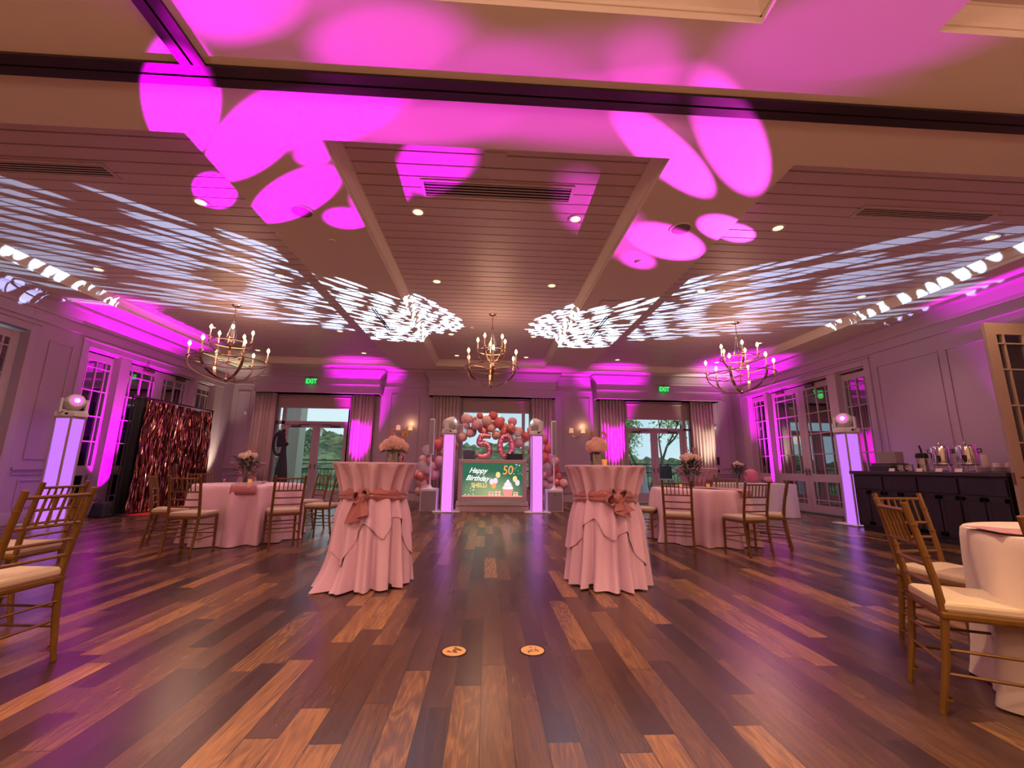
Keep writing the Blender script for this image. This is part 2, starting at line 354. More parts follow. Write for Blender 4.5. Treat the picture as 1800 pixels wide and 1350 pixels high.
# ceiling with board-lined recesses
def ceiling():
    b = MB()
    coffs = [(-7.25, -2.82, 3.52, 12.65), (-1.6, 1.7, 3.52, 12.5), (2.95, 7.38, 3.52, 12.65),
             (-7.25, -2.9, -3.9, 2.10), (-1.6, 1.78, -3.9, 2.24), (3.0, 7.38, -3.9, 2.21)]
    xs = sorted({XL-.3, XR+.3, *[c[0] for c in coffs], *[c[1] for c in coffs]}); ys = sorted({RY-.1, BY+.3, *[c[2] for c in coffs], *[c[3] for c in coffs]})
    for i in range(len(xs)-1):
        for j in range(len(ys)-1):
            mx, my = (xs[i]+xs[i+1])/2, (ys[j]+ys[j+1])/2
            if not any(c[0] < mx < c[1] and c[2] < my < c[3] for c in coffs): b.box(xs[i], xs[i+1], ys[j], ys[j+1], HC, HC+.32)
    for n, (x0, x1, y0, y1) in enumerate(coffs):
        b.mi = 2; b.box(x0-.05, x1+.05, y0-.05, y1+.05, HR+.03, HR+.06)
        b.mi = 1; p = .190; y = y0-.08
        if n < 3:
            while y < y1+.05:
                b.box(x0-.02, x1+.02, max(y, y0-.03)+.0105, min(y+p, y1+.04)-.0105, HR, HR+.025); y += p
        else: b.box(x0-.02, x1+.02, y0-.03, y1+.03, HR, HR+.025)
        b.mi = 0
        w, hh = (.10, .10) if n in (1, 4) else (.07, .06)
        # crown along the visible sides of the recess
        pr = [(0, -w*0), (0, .0)]
        prof = lambda sx: [(sx*0, HR-.125), (sx*.012, HR-.125), (sx*.02, HR-.10), (sx*w*.55, HR-.055), (sx*w*.9, HR-.02), (sx*w, HR-.018), (sx*w, HR+.01), (0, HR+.01)]
        b.prism([(x0+q, z) for q, z in prof(1)], y0, y1, 'y'); b.prism([(x1+q, z) for q, z in prof(-1)], y0, y1, 'y')
        b.prism([(y1+q, z) for q, z in prof(-1)], x0, x1, 'x'); b.prism([(y0+q, z) for q, z in prof(1)], x0, x1, 'x')
    return b.build('ceiling', [M_CEIL, M_BOARD, M_DARK])
struct(ceiling(), 'painted ceiling with three board-lined recesses', 'ceiling')
b = MB(); b.box(XL-.2, XR+.2, 2.80, 2.885, 3.978, HC+.01); b.box(XL-.2, XR+.2, 2.905, 2.985, 3.978, HC+.01); b.mi = 1; b.box(XL-.2, XR+.2, 2.88, 2.91, 3.992, HC+.01)
struct(b.build('trim_1', [M_TRACK, M_DARK]), 'dark bronze partition track running across the ceiling', 'track')
b = MB(); b.box(-2.365, -2.285, RY, 2.80, 3.978, HC+.01); b.box(-2.265, -2.18, RY, 2.80, 3.978, HC+.01); b.mi = 1; b.box(-2.29, -2.26, RY, 2.80, 3.992, HC+.01)
struct(b.build('trim_2', [M_TRACK, M_DARK]), 'dark bronze track branching toward the camera', 'track')

def frame_y(b, x, y0, y1, z0, z1, w=.028, t=.018, s=1):   # picture-frame moulding on a wall facing +-x
    xa, xb = sorted((x, x+s*t))
    b.box(xa, xb, y0, y1, z0, z0+w); b.box(xa, xb, y0, y1, z1-w, z1); b.box(xa, xb, y0, y0+w, z0+w, z1-w); b.box(xa, xb, y1-w, y1, z0+w, z1-w)
def frame_x(b, y, x0, x1, z0, z1, w=.028, t=.018):
    b.box(x0, x1, y-t, y, z0, z0+w); b.box(x0, x1, y-t, y, z1-w, z1); b.box(x0, x0+w, y-t, y, z0+w, z1-w); b.box(x1-w, x1, y-t, y, z0+w, z1-w)
CROWN = [(0, 3.70), (.02, 3.70), (.03, 3.76), (.05, 3.80), (.11, 3.90), (.15, 3.935), (.17, 3.94), (.17, HC+.01), (0, HC+.01)]
def side_wall(sgn, X, openings, panels, name, label):
    b = MB(); T = .35
    x0, x1 = sorted((X, X+sgn*T)); s = -sgn
    ys = [RY]; 
    for (a, c, h) in openings:
        b.box(x0, x1, ys[-1], a, 0, HC+.02); b.box(x0, x1, a, c, h, HC+.02); ys.append(c)
        # casing
        w = .13; xa, xb = sorted((X, X+s*.03))
        b.box(xa, xb, a-w, a, 0, h+w); b.box(xa, xb, c, c+w, 0, h+w); b.box(xa, xb, a, c, h, h+w)
        xa, xb = sorted((X, X+s*.05)); b.box(xa, xb, a-w-.02, c+w+.02, h+w, h+w+.03)
    b.box(x0, x1, ys[-1], BY+.3, 0, HC+.02)
    b.prism([(X+s*q, z) for q, z in CROWN], RY, BY, 'y')
    xa, xb = sorted((X, X+s*.025)); b.box(xa, xb, RY, BY, 3.50, 3.535)
    for (a, c) in panels:
        frame_y(b, X, a, c, 1.08, 3.22, s=s); frame_y(b, X, a, c, .26, .74, s=s)
        xa, xb = sorted((X, X+s*.035)); b.box(xa, xb, a-.14, c+.14, .90, .95)
        xa, xb = sorted((X, X+s*.02)); b.box(xa, xb, a-.14, c+.14, .82, .845)
    o = b.build(name, M_WALL, bevel=.004); struct(o, label, 'wall')
LO = [(5.55, 7.54, 3.28), (8.64, 13.06, 3.30)]; RO = [(8.48, 13.03, 3.30)]
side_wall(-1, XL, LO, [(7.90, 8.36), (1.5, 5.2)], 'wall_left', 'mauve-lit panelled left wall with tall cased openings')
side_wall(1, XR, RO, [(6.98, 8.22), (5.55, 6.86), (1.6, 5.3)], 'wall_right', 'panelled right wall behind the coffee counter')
for nm, X, sgn, ys in (('baseboard_left', XL, 1, [(RY, 5.42), (7.67, 8.51), (13.19, BY)]), ('baseboard_right', XR, -1, [(RY, 8.35), (13.16, BY)])):
    b = MB()
    for a, c in ys:
        xa, xb = sorted((X, X+sgn*.035)); b.box(xa, xb, a, c, 0, .17)
        xa, xb = sorted((X, X+sgn*.022)); b.box(xa, xb, a, c, .17, .20)
    struct(b.build(nm, M_TRIM), 'painted baseboard along the %s wall' % nm.split('_')[1], 'baseboard')

# back wall, three openings
OPB = [(-6.62, -4.36, 0, 3.2), (-.85, 1.36, .35, 3.2), (4.42, 6.70, 0, 3.2)]
b = MB(); xs = [XL-.3]
for (a, c, z0, z1) in OPB:
    b.box(xs[-1], a, BY, BY+.3, 0, HC+.02); b.box(a, c, BY, BY+.3, z1, HC+.02)
    if z0 > 0: b.box(a, c, BY, BY+.3, 0, z0)
    xs.append(c)
b.box(xs[-1], XR+.3, BY, BY+.3, 0, HC+.02)
b.prism([(BY-q, z) for q, z in CROWN], XL, XR, 'x'); b.box(XL, XR, BY-.025, BY, 3.50, 3.535)
for (a, c) in ((-7.85, -7.45), (-3.12, -2.2), (2.42, 3.32), (7.6, 7.95)):
    frame_x(b, BY, a, c, 1.08, 3.28); frame_x(b, BY, a, c, .26, .74)
for (a, c) in ((XL, -6.7), (-4.3, -.9), (1.4, 4.35), (6.75, XR)): b.box(a, c, BY-.035, BY, .90, .95); b.box(a, c, BY-.02, BY, .82, .845)
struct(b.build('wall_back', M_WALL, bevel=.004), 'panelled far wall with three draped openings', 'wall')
b = MB()
for (a, c) in ((XL, -6.62), (-4.36, 4.42), (6.70, XR)): b.box(a, c, BY-.035, BY, 0, .17); b.box(a, c, BY-.022, BY, .17, .20)
struct(b.build('baseboard_back', M_TRIM), 'painted baseboard along the far wall', 'baseboard')
b = MB(); b.box(XL-.3, XR+.3, RY-.2, RY, 0, HC+.02); struct(b.build('wall_rear', mat('rear_wall_paint', (.52, .43, .35), .6)), 'plain wall behind the camera', 'wall')

# ------------------------------------------------------------------ side glazing: leaf in a plane facing x
def leaf_side(parent, name, X, s, y0, y1, z0=.04, z1=3.24, gm=M_MIRG, m=M_TRIM, label=None):
    """glazed prairie leaf; s = +1/-1 direction into the room"""
    b = MB(); t = .05; xa, xb = sorted((X, X-s*t)); st = .14 if y1-y0 > .8 else .07
    gy0, gy1 = y0+st, y1-st; g = [(.97, 3.10), (.22, .78)]
    b.box(xa, xb, y0, gy0, z0, z1); b.box(xa, xb, gy1, y1, z0, z1)
    b.box(xa, xb, gy0, gy1, z0, .22); b.box(xa, xb, gy0, gy1, .78, .97); b.box(xa, xb, gy0, gy1, 3.10, z1)
    q0, q1 = sorted((X+s*.004, X-s*.03)); mw = .011
    for yy in (gy0+.10, (gy0+gy1)/2, gy1-.10): b.box(q0, q1, yy-mw, yy+mw, .97, 3.10); b.box(q0, q1, yy-mw, yy+mw, .22, .78)
    for zz in (2.96, 2.49, 1.97, 1.46): b.box(q0, q1, gy0, gy1, zz-mw, zz+mw)
    b.box(q0, q1, gy0, gy1, .34-mw, .34+mw)
    o = b.build(name, m, parent, bevel=.003)
    p = MB()
    for a, c in g: p.box(*sorted((X-s*.02, X-s*.026)), gy0, gy1, a, c)
    p.build('pane', gm, o); return o
def handle_side(parent, X, s, y, d):
    b = MB(); b.cbox((X+s*.006, y, 1.02), (.012, .04, .16)); b.tube([(X+s*.01, y, 1.03), (X+s*.055, y, 1.03), (X+s*.055, y+d*.12, 1.03)], .009)
    b.build('door_handle', M_BRONZE, parent)
def closer(parent, X, s, y0, y1):
    b = MB(); ym = (y0+y1)/2
    b.cbox((X+s*.04, ym+.12, 3.19), (.07, .26, .07)); b.tube([(X+s*.06, ym+.05, 3.22), (X+s*.16, ym-.12, 3.245), (X+s*.03, ym-.22, 3.26)], .012)
    b.build('door_closer', mat('closer_metal', (.06, .04, .03), .5), parent)
def side_unit(X, s, y0, y1, names, where):
    # order along +Y: sidelight, jamb, pair of doors, jamb, sidelight
    dn, w1, w2 = names
    Xr = X-s*.12
    b = MB()
    for (a, c) in ((y0, y0+.02), (y0+.79, y0+1.05), (y1-1.26, y1-1.12), (y1-.36, y1)): b.box(*sorted((X-s*.16, X+s*.02)), a, c, 0, 3.30)
    b.box(*sorted((X-s*.345, X-s*.33)), y0-.05, y1+.05, 0, 3.35)  # added backing panel behind the glazing, keeps outdoor light out
    b.box(*sorted((X-s*.16, X-s*.03)), y0, y1, 3.27, 3.30)
    t = struct(b.build(dn+'_x', M_TRIM, bevel=.004), None)
    t.name = 'trim_%d' % (3 if s > 0 else 4); t['label'] = 'painted posts and head dividing the %s glazed doors' % where; t['category'] = 'door frame'
    w = struct(thing(w1, 'narrow glazed side window nearest the camera on the %s wall' % where, 'window', (0, 0, 0))); leaf_side(w, 'window_frame', Xr, s, y0+.02, y0+.79)
    w = struct(thing(w2, 'narrow glazed side window at the far end of the %s wall' % where, 'window', (0, 0, 0))); leaf_side(w, 'window_frame', Xr, s, y1-1.12, y1-.36)
    d = struct(thing(dn, 'pair of tall painted glass doors in the %s wall' % where, 'door', (0, 0, 0)))
    ym = (y0+1.05+y1-1.26)/2
    for k, (a, c) in enumerate(((y0+1.05, ym-.003), (ym+.003, y1-1.26))):
        l = leaf_side(d, 'door_leaf', Xr, s, a, c); closer(l, Xr, s, a, c)
        handle_side(l, Xr, s, ym-.05 if k == 0 else ym+.05, -1 if k == 0 else 1)
side_unit(XL, 1, 8.64, 13.06, ('door_3', 'window_2', 'window_3'), 'left')
side_unit(XR, -1, 8.48, 13.03, ('door_4', 'window_4', 'window_5'), 'right')
d = struct(thing('door_5', 'closed painted glass door at the left edge nearest the camera', 'door'))
leaf_side(d, 'door_leaf', XL-.10, 1, 6.55, 7.52); leaf_side(d, 'door_leaf', XL-.10, 1, 5.57, 6.54)
# open leaf swung into the room on the right, facing the camera
def open_leaf():
    d = struct(thing('door_6', 'open glazed door leaf standing perpendicular to the right wall', 'door', (6.90, 5.28, 0)))
    b = MB(); W_, H = 1.10, 3.12; st = .15
    b.box(0, st, 0, .05, .02, H); b.box(W_-st, W_, 0, .05, .02, H); b.box(st, W_-st, 0, .05, .02, .25); b.box(st, W_-st, 0, .05, .80, 1.0); b.box(st, W_-st, 0, .05, H-.17, H)
    for xx in (st+.10, W_/2, W_-st-.10): b.box(xx-.011, xx+.011, -.004, .03, 1.0, H-.17)
    for zz in (H-.30, 2.45, 1.95, 1.45): b.box(st, W_-st, -.004, .03, zz-.011, zz+.011)
    for a, c in ((st, 1.0), (st, 1.0)): pass
    lf = b.build('door_leaf', mat('door_leaf_paint', (.42, .30, .23), .35), d, bevel=.004)
    p = MB(); p.box(st, W_-st, .02, .027, 1.0, H-.17); p.box(st, W_-st, .02, .027, .25, .80); p.build('pane', M_CGLASS, lf)
    p = MB(); p.box(-.004, 0, .01, .04, .90, 1.06); p.build('lock_plate', M_BRONZE, lf)
    p = MB(); p.tube([(.07, 0, 1.0), (.07, -.06, 1.0), (.19, -.06, 1.0)], .01); p.build('door_handle', M_BRONZE, lf)
open_leaf()

# ------------------------------------------------------------------ far openings
def pane_x(parent, x0, x1, z0, z1, y=BY+.12, m=M_GLASS):
    p = MB(); p.box(x0, x1, y, y+.006, z0, z1); p.build('pane', m, parent)
def far_doors(dn, wn, x0, x1, dx0, dx1, tz0, side, label, wl):
    """dx0..dx1 door pair zone, side strip on the side given"""
    y0, y1 = BY+.06, BY+.16
    w = struct(thing(wn, wl, 'window')); b = MB(); s0, s1 = (x0, dx0) if side < 0 else (dx1, x1)
    b.box(x0, x0+.06, y0, y1, 0, 3.2); b.box(x1-.06, x1, y0, y1, 0, 3.2); b.box(x0, x1, y0, y1, 2.29, tz0); b.box(x0, x1, y0, y1, 2.95, 3.2)
    m0, m1 = (dx0-.10, dx0) if side < 0 else (dx1, dx1+.10)
    b.box(m0, m1, y0, y1, 0, 3.2)
    if side < 0: b.box(dx1, x1, y0, y1, 0, 2.95)
    else: b.box(x0, dx0, y0, y1, 0, 2.95)
    f = b.build('window_frame', M_TRIM, w, bevel=.003)
    if side < 0: pane_x(f, x0+.06, m0, .1, 2.29); pane_x(f, x0+.06, m0, tz0, 2.95); pane_x(f, m1, x1-.06, tz0, 2.95)
    else: pane_x(f, m1, x1-.06, .1, 2.29); pane_x(f, m1, x1-.06, tz0, 2.95); pane_x(f, x0+.06, m0, tz0, 2.95)
    d = struct(thing(dn, label, 'door')); xm = (dx0+dx1)/2; yd = BY+.09
    for k, (a, c) in enumerate(((dx0, xm-.003), (xm+.003, dx1))):
        b = MB(); st = .115; b.box(a, a+st, yd, yd+.05, .01, 2.285); b.box(c-st, c, yd, yd+.05, .01, 2.285); b.box(a+st, c-st, yd, yd+.05, .01, .29); b.box(a+st, c-st, yd, yd+.05, 2.19, 2.285)
        l = b.build('door_leaf', M_TRIM, d, bevel=.003); pane_x(l, a+st, c-st, .29, 2.19, yd+.02)
        xx = xm+(-.06 if k == 0 else .06)
        b = MB(); b.cbox((xx, yd-.005, 1.0), (.035, .01, .15)); b.tube([(xx, yd, 1.02), (xx, yd-.05, 1.02), (xx+(-.1 if k == 0 else .1), yd-.05, 1.02)], .008); b.build('door_handle', M_BRONZE, l)
        b = MB(); b.cbox(((a+c)/2+(-.12 if k == 0 else .12), yd-.035, 2.22), (.28, .06, .06)); b.tube([((a+c)/2, yd-.05, 2.25), ((a+c)/2, yd-.14, 2.27), (a+.2 if k else c-.2, yd-.03, 2.28)], .011); b.build('door_closer', mat('closer_metal', (.06, .04, .03), .5), l)
far_doors('door_1', 'window_1', -6.62, -4.36, -6.35, -4.42, 2.39, -1, 'glass double doors at the far left with a hillside view', 'transom and side light around the far left doors')
far_doors('door_2', 'window_6', 4.42, 6.70, 4.47, 6.42, 2.36, 1, 'glass double doors at the far right with a tree outside', 'transom and side light around the far right doors')
w = struct(thing('window_7', 'large picture window behind the balloon garland', 'window')); b = MB()
y0, y1 = BY+.06, BY+.16
b.box(-.85, 1.36, y0, y1, .35, .45); b.box(-.85, 1.36, y0, y1, 2.77, 3.2); b.box(-.85, -.79, y0, y1, .35, 3.2); b.box(1.09, 1.19, y0, y1, .35, 3.2); b.box(1.32, 1.36, y0, y1, .35, 3.2)
f = b.build('window_frame', M_TRIM, w, bevel=.003); pane_x(f, -.79, 1.09, .45, 2.77); pane_x(f, 1.19, 1.32, .45, 2.77)

# roller shades, valances, curtains
for (a, c, zb, lab) in ((-6.60, -4.38, 2.82, 'far left doors'), (-.83, 1.34, 2.78, 'middle window'), (4.44, 6.68, 2.66, 'far right doors')):
    r = thing('roller_shade', 'tan roller shade pulled a little way down over the %s' % lab, 'roller shade', (0, 0, 0))
    b = MB(); b.box(a, c, BY+.02, BY+.025, zb, 3.12); b.build('shade_fabric', M_SHADE, r)
    b = MB(); b.box(a, c, BY+.012, BY+.033, zb-.03, zb); b.build('bottom_bar', M_TRIM, r)
    b = MB(); b.tube([(a, BY+.03, 3.14), (c, BY+.03, 3.14)], .035, 10); b.build('roller', M_SHADE, r)
def valance(x0, x1, lab):
    b = MB(); y0 = 13.22
    b.box(x0, x1, y0, BY, 3.22, 3.80); b.box(x0-.02, x1+.02, y0-.025, BY, 3.22, 3.245); b.box(x0-.015, x1+.015, y0-.018, BY, 3.50, 3.525)
    pr = [(.0, 3.72), (.02, 3.74), (.035, 3.79), (.10, 3.88), (.14, 3.93), (.16, 3.94), (.16, HC-.002)]
    n = len(pr)
    vs = []; 
    for q, z in pr: vs += [(x0-q, BY, z), (x0-q, y0-q, z), (x1+q, y0-q, z), (x1+q, BY, z)]
    fs = []
    for i in range(n-1):
        for k in range(3): fs.append((4*i+k, 4*i+k+1, 4*i+4+k+1, 4*i+4+k))
    fs.append((0, 1, 2, 3)); fs.append(tuple(4*(n-1)+k for k in range(4)))
    b._v(vs, fs)
    return tag(b.build('curtain_valance', M_WALL, bevel=.003), lab, 'valance', None)
valance(-7.18, -3.40, 'painted box valance over the far left doors carrying an exit sign')
valance(-1.87, 2.14, 'painted box valance over the middle window behind the balloons')
valance(3.46, 7.55, 'painted box valance over the far right doors carrying an exit sign')
def curtain(x0, x1, lab, grp='gathered floor length curtains'):
    b = MB(); n = 64; zs = [.02, 1.0, 2.2, 3.24]; ph = random.random()*6; k = 7.5*(x1-x0)/.8
    vs = []; 
    for j, z in enumerate(zs):
        for i in range(n+1):
            t = i/n; a = 2*PI*k*t+ph
            vs.append((x0+(x1-x0)*t+.012*math.sin(a*1.0+j*.3), 13.40+.055*math.sin(a+.25*j)+.012*math.sin(2.3*a), z))
    m = len(vs); fs = [(j*(n+1)+i, j*(n+1)+i+1, (j+1)*(n+1)+i+1, (j+1)*(n+1)+i) for j in range(len(zs)-1) for i in range(n)]
    b._v(vs, fs); o = b.build('curtain', M_CURT, smooth=True)
    sm = o.modifiers.new('thickness', 'SOLIDIFY'); sm.thickness = .006
    return tag(o, lab, 'curtain', grp)
curtain(-7.22, -6.58, 'beige pleated curtain left of the far left doors'); curtain(-4.26, -3.58, 'pleated curtain lit bright magenta right of the far left doors')
curtain(-1.72, -.92, 'rose-tinted pleated curtain left of the balloon window'); curtain(1.38, 2.02, 'magenta-edged pleated curtain right of the balloon window')
curtain(3.60, 4.36, 'pleated curtain lit bright magenta left of the far right doors'); curtain(6.58, 7.34, 'cream-lit pleated curtain right of the far right doors')

# ------------------------------------------------------------------ ceiling fittings
M_LAMP = emat('downlight_glow', (1, .72, .34), 2.2)
ROWN = {4.88: 'row nearest the camera', 6.92: 'second row', 9.9: 'third row', 11.9: 'row nearest the far wall'}
COLN = {-6.5: 'far left edge of the left recess', -3.57: 'right side of the left recess', -.94: 'left side of the middle recess', 1.06: 'right side of the middle recess', 3.75: 'left side of the right recess', 6.75: 'far right edge of the right recess'}
DLP = None
for x, y in DLs+REAR_FILL:
    rear = (x, y) in REAR_FILL
    if not rear:
        lab = 'round warm recessed downlight, %s, %s' % (COLN[x], ROWN[y])
    if DLP is None:
        r = thing('downlight', lab, 'ceiling light', (x, y, HR), 0, 'recessed ceiling downlights')
        b = MB(); b.lathe([(.062, -.004), (.085, -.008), (.088, 0), (.062, .0)], 24, cap=False); b.build('trim_ring', M_WHITEP, r)
        b = MB(); b.lathe([(.001, -.003), (.062, -.003)], 24, cap=False); b.build('lens', M_LAMP, r); DLP = r
    elif not rear: dup(DLP, (x, y, HR), 0, lab)
    else: r = dup(DLP, (x, y, HR), 0, 'added round recessed downlight behind the camera, unseen warm fill'); 
for x, y in DLs: down_light(x, y, 95, .9, (1, .62, .36) if y < 5 else (1, .60, .43))
for x, y in REAR_FILL: down_light(x, y, 400, .9, (1, .64, .33))  # unseen downlights added behind the camera, warm fill for the near floor
for x, y, lab in ((-2.27, 4.70, 'round ceiling speaker grille on the beam left of the middle recess'), (2.35, 4.71, 'dark round ceiling speaker grille on the beam right of the middle recess')):
    r = thing('ceiling_speaker', lab, 'ceiling speaker', (x, y, HC), 0, 'round ceiling speakers')
    b = MB(); b.lathe([(.115, -.004), (.135, -.006), (.14, 0), (.115, 0)], 28, cap=False); b.build('rim', M_CEIL, r)
    b = MB(); b.lathe([(.001, -.008), (.08, -.006), (.115, -.003)], 28, cap=False); b.build('grille', mat('speaker_grille_ceiling', (.16, .12, .11), .7), r)
for x0, x1, y0, y1, lab in ((-.82, .93, 4.24, 4.56, 'slotted air vent in the middle ceiling recess'), (-5.9, -4.18, 4.24, 4.50, 'slotted air vent in the left ceiling recess'), (4.45, 6.2, 4.33, 4.57, 'slotted air vent in the right ceiling recess')):
    r = thing('air_vent', lab, 'air vent', ((x0+x1)/2, (y0+y1)/2, HR)); w, h = (x1-x0)/2, (y1-y0)/2
    b = MB(); b.box(-w, w, -h, h, -.002, .001); b.build('vent_cavity', M_DARK, r)
    b = MB(); t = .035; b.box(-w, w, -h, -h+t, -.010, 0); b.box(-w, w, h-t, h, -.010, 0); b.box(-w, -w+t, -h+t, h-t, -.010, 0); b.box(w-t, w, -h+t, h-t, -.010, 0); b.build('vent_frame', M_BOARD, r)
    b = MB(); n = 5
    for k in range(n): yy = -h+t+(k+.5)*(2*h-2*t)/n; b.cbox((0, yy, -.006), (2*w-2*t, .011, .004))
    b.build('vent_louvers', M_BOARD, r)
o = MB(); o.box(-.11, .13, 3.78, 3.98, HR-.006, HR); tag(o.build('access_panel', M_BOARD, bevel=.002), 'small square access panel in the middle recess above the vent', 'ceiling panel')
for (x0, x1, y0, y1, lab) in ((-2.76, -2.03, 7.05, 7.72, 'square access panel in the beam left of the middle recess'), (1.98, 2.72, 7.05, 7.72, 'square access panel in the beam right of the middle recess')):
    b = MB(); w = .012
    b.box(x0, x1, y0, y1, HC-.003, HC); b.mi = 1; b.box(x0, x1, y0, y0+w, HC-.004, HC); b.box(x0, x1, y1-w*.5, y1, HC-.004, HC); b.box(x0, x0+w*.6, y0, y1, HC-.004, HC); b.box(x1-w*.6, x1, y0, y1, HC-.004, HC)
    tag(b.build('access_panel', [M_CEIL, mat('panel_gap', (.14, .10, .09), .8)]), lab, 'ceiling panel')
for x, lab in ((-2.24, 'left'), (2.31, 'right')):
    b = MB(); b.box(x-.05, x+.05, 7.82, 9.18, HC-.005, HC); b.mi = 1; b.box(x-.04, x-.008, 7.84, 9.16, HC-.006, HC); b.box(x+.008, x+.04, 7.84, 9.16, HC-.006, HC)
    tag(b.build('slot_diffuser', [M_CEIL, M_DARK]), 'twin slot air diffuser in the beam %s of the middle recess' % lab, 'air vent')
for x0, x1, lab in ((-4.9, -1.05, 'left'), (.9, 4.5, 'right')):
    b = MB(); b.box(x0, x1, 13.0, 13.035, HC-.004, HC); tag(b.build('slot_diffuser', M_DARK), 'long thin black air slot along the far ceiling edge, %s of the middle chandelier' % lab, 'air vent')
b = MB(); b.lathe([(.001, -.035), (.05, -.035), (.07, -.01), (.07, 0)], 20, c=(-.43, 9.35, HR), cap=False); tag(b.build('smoke_detector', M_BOARD, smooth=True), 'small round smoke detector left of the middle chandelier canopy', 'smoke detector')
b = MB(); b.lathe([(.001, -.012), (.045, -.012), (.05, 0)], 16, c=(-2.14, 5.35, HC), cap=False); tag(b.build('sprinkler_cover', M_CEIL), 'flat round sprinkler cover on the left beam beyond the speaker', 'sprinkler')
b = MB(); b.lathe([(.001, -.012), (.045, -.012), (.05, 0)], 16, c=(2.14, 5.6, HC), cap=False); tag(b.build('sprinkler_cover', M_CEIL), 'flat round sprinkler cover on the right beam beyond the speaker', 'sprinkler')

# ------------------------------------------------------------------ chandeliers
M_BULB = emat('candle_bulb_glow', (1, .62, .22), 9.0)
M_CANDLE = mat('candle_sleeve', (.75, .55, .38), .5, emis=(1, .5, .2), es=.25)
def bulb(parent, x, y, z, h):
    b = MB(); b.lathe([(.012, z), (.012, z+h)], 10, c=(x, y, 0)); c = b.build('candle_sleeve', M_CANDLE, parent)
    b = MB(); b.lathe([(.001, z+h), (.014, z+h+.01), (.030, z+h+.045), (.022, z+h+.080), (.001, z+h+.11)], 10, c=(x, y, 0), cap=False); b.build('bulb', M_BULB, c, smooth=True)
def chandelier(cx, cy, R, n, rz, lab, PW=38):
    t = thing('chandelier', lab, 'chandelier', (cx, cy, HR), rz, 'tiered candle chandeliers')
    Z = lambda z: z-HR
    b = MB(); b.lathe([(.001, Z(4.15)), (.05, Z(4.15)), (.075, Z(4.165)), (.08, 0)], 24, cap=False); b.build('canopy', M_BRASS, t, smooth=True)
    b = MB(); b.tube([(0, 0, Z(4.15)), (0, 0, Z(3.88))], .009); b.lathe([(.001, Z(3.90)), (.025, Z(3.89)), (.03, Z(3.84)), (.02, Z(3.82))], 12)
    r2 = .30*R/.545
    b.tube([(0, 0, Z(3.84)), (0, 0, Z(2.66))], .010); b.lathe([(.001, Z(3.05)), (.03, Z(3.03)), (.03, Z(2.99)), (.001, Z(2.97))], 12, cap=False); b.lathe([(.001, Z(2.69)), (.035, Z(2.66)), (.03, Z(2.63)), (.001, Z(2.60))], 12, cap=False)
    b.build('stem', M_BRASS, t, smooth=True)
    ring = lambda r, z, w=.012: MB().tube([(r*math.cos(2*PI*k/40), r*math.sin(2*PI*k/40), z) for k in range(40)], w, 6, closed=True)
    ring(R, Z(3.02), .011).build('lower_ring', M_BRASS, t, smooth=True); ring(r2, Z(3.385), .010).build('upper_ring', M_BRASS, t, smooth=True)
    b = MB()
    for k in range(6):
        a = 2*PI*(k+.5)/6; b.tube([(.02*math.cos(a), .02*math.sin(a), Z(3.84)), (.10*math.cos(a), .10*math.sin(a), Z(3.40))], .009, 6)
    b.build('stem_rods', M_CHROME, t, smooth=True)
    for k in range(n):
        a = 2*PI*(k+.25)/n; ca, sa = math.cos(a), math.sin(a); b = MB()
        pts = [(R*math.cos(q)*ca, R*math.cos(q)*sa, Z(3.0)-.36*math.sin(q)) for q in [PI/2*i/9*.97 for i in range(10)]]
        b.strap(pts, .055, .008, (-sa, ca, 0)); b.tube([(R*ca, R*sa, Z(3.02)), (.02*ca, .02*sa, Z(3.01))], .006, 6)
        arm = b.build('arm', M_BRASS, t)
        b = MB(); b.lathe([(.001, Z(3.05)), (.028, Z(3.06)), (.032, Z(3.085)), (.03, Z(3.09))], 10, c=(R*ca, R*sa, 0), cap=False); b.lathe([(.01, Z(3.0)), (.01, Z(3.06))], 8, c=(R*ca, R*sa, 0)); b.build('candle_cup', M_BRASS, arm, smooth=True)
        bulb(t, R*ca, R*sa, Z(3.085), .17)
    m = 5
    for k in range(m):
        a = 2*PI*(k+.1)/m; ca, sa = math.cos(a), math.sin(a); b = MB()
        pts = [(r2*math.cos(q)*ca, r2*math.cos(q)*sa, Z(3.385)-.26*math.sin(q)) for q in [PI/2*i/7*.97 for i in range(8)]]
        b.strap(pts, .042, .007, (-sa, ca, 0)); arm = b.build('arm', M_BRASS, t)
        b = MB(); b.lathe([(.001, Z(3.41)), (.024, Z(3.42)), (.028, Z(3.44))], 10, c=(r2*ca, r2*sa, 0), cap=False); b.build('candle_cup', M_BRASS, arm, smooth=True)
        bulb(t, r2*ca, r2*sa, Z(3.44), .14)
    for dz, pw in ((3.2, PW),):
        L = bpy.data.lights.new('candle_light', 'POINT'); L.energy = pw; L.color = (1, .55, .38); L.shadow_soft_size = .35; link_light('candle_light', L, (cx, cy, dz))
chandelier(.045, 8.44, .545, 6, .3, 'two-tier brass candle chandelier over the middle of the dance floor')
chandelier(-5.12, 8.40, .66, 6, .1, 'two-tier brass candle chandelier in the left ceiling recess')
chandelier(5.30, 8.48, .66, 6, .5, 'two-tier brass candle chandelier in the right ceiling recess')

for x in (-5.1, .045, 5.3): chandelier(x, -1.2, .6, 6, .2, 'added brass candle chandelier behind the camera, unseen fill for the ceiling', 210)  # chandeliers added out of view to brighten the ceiling evenly

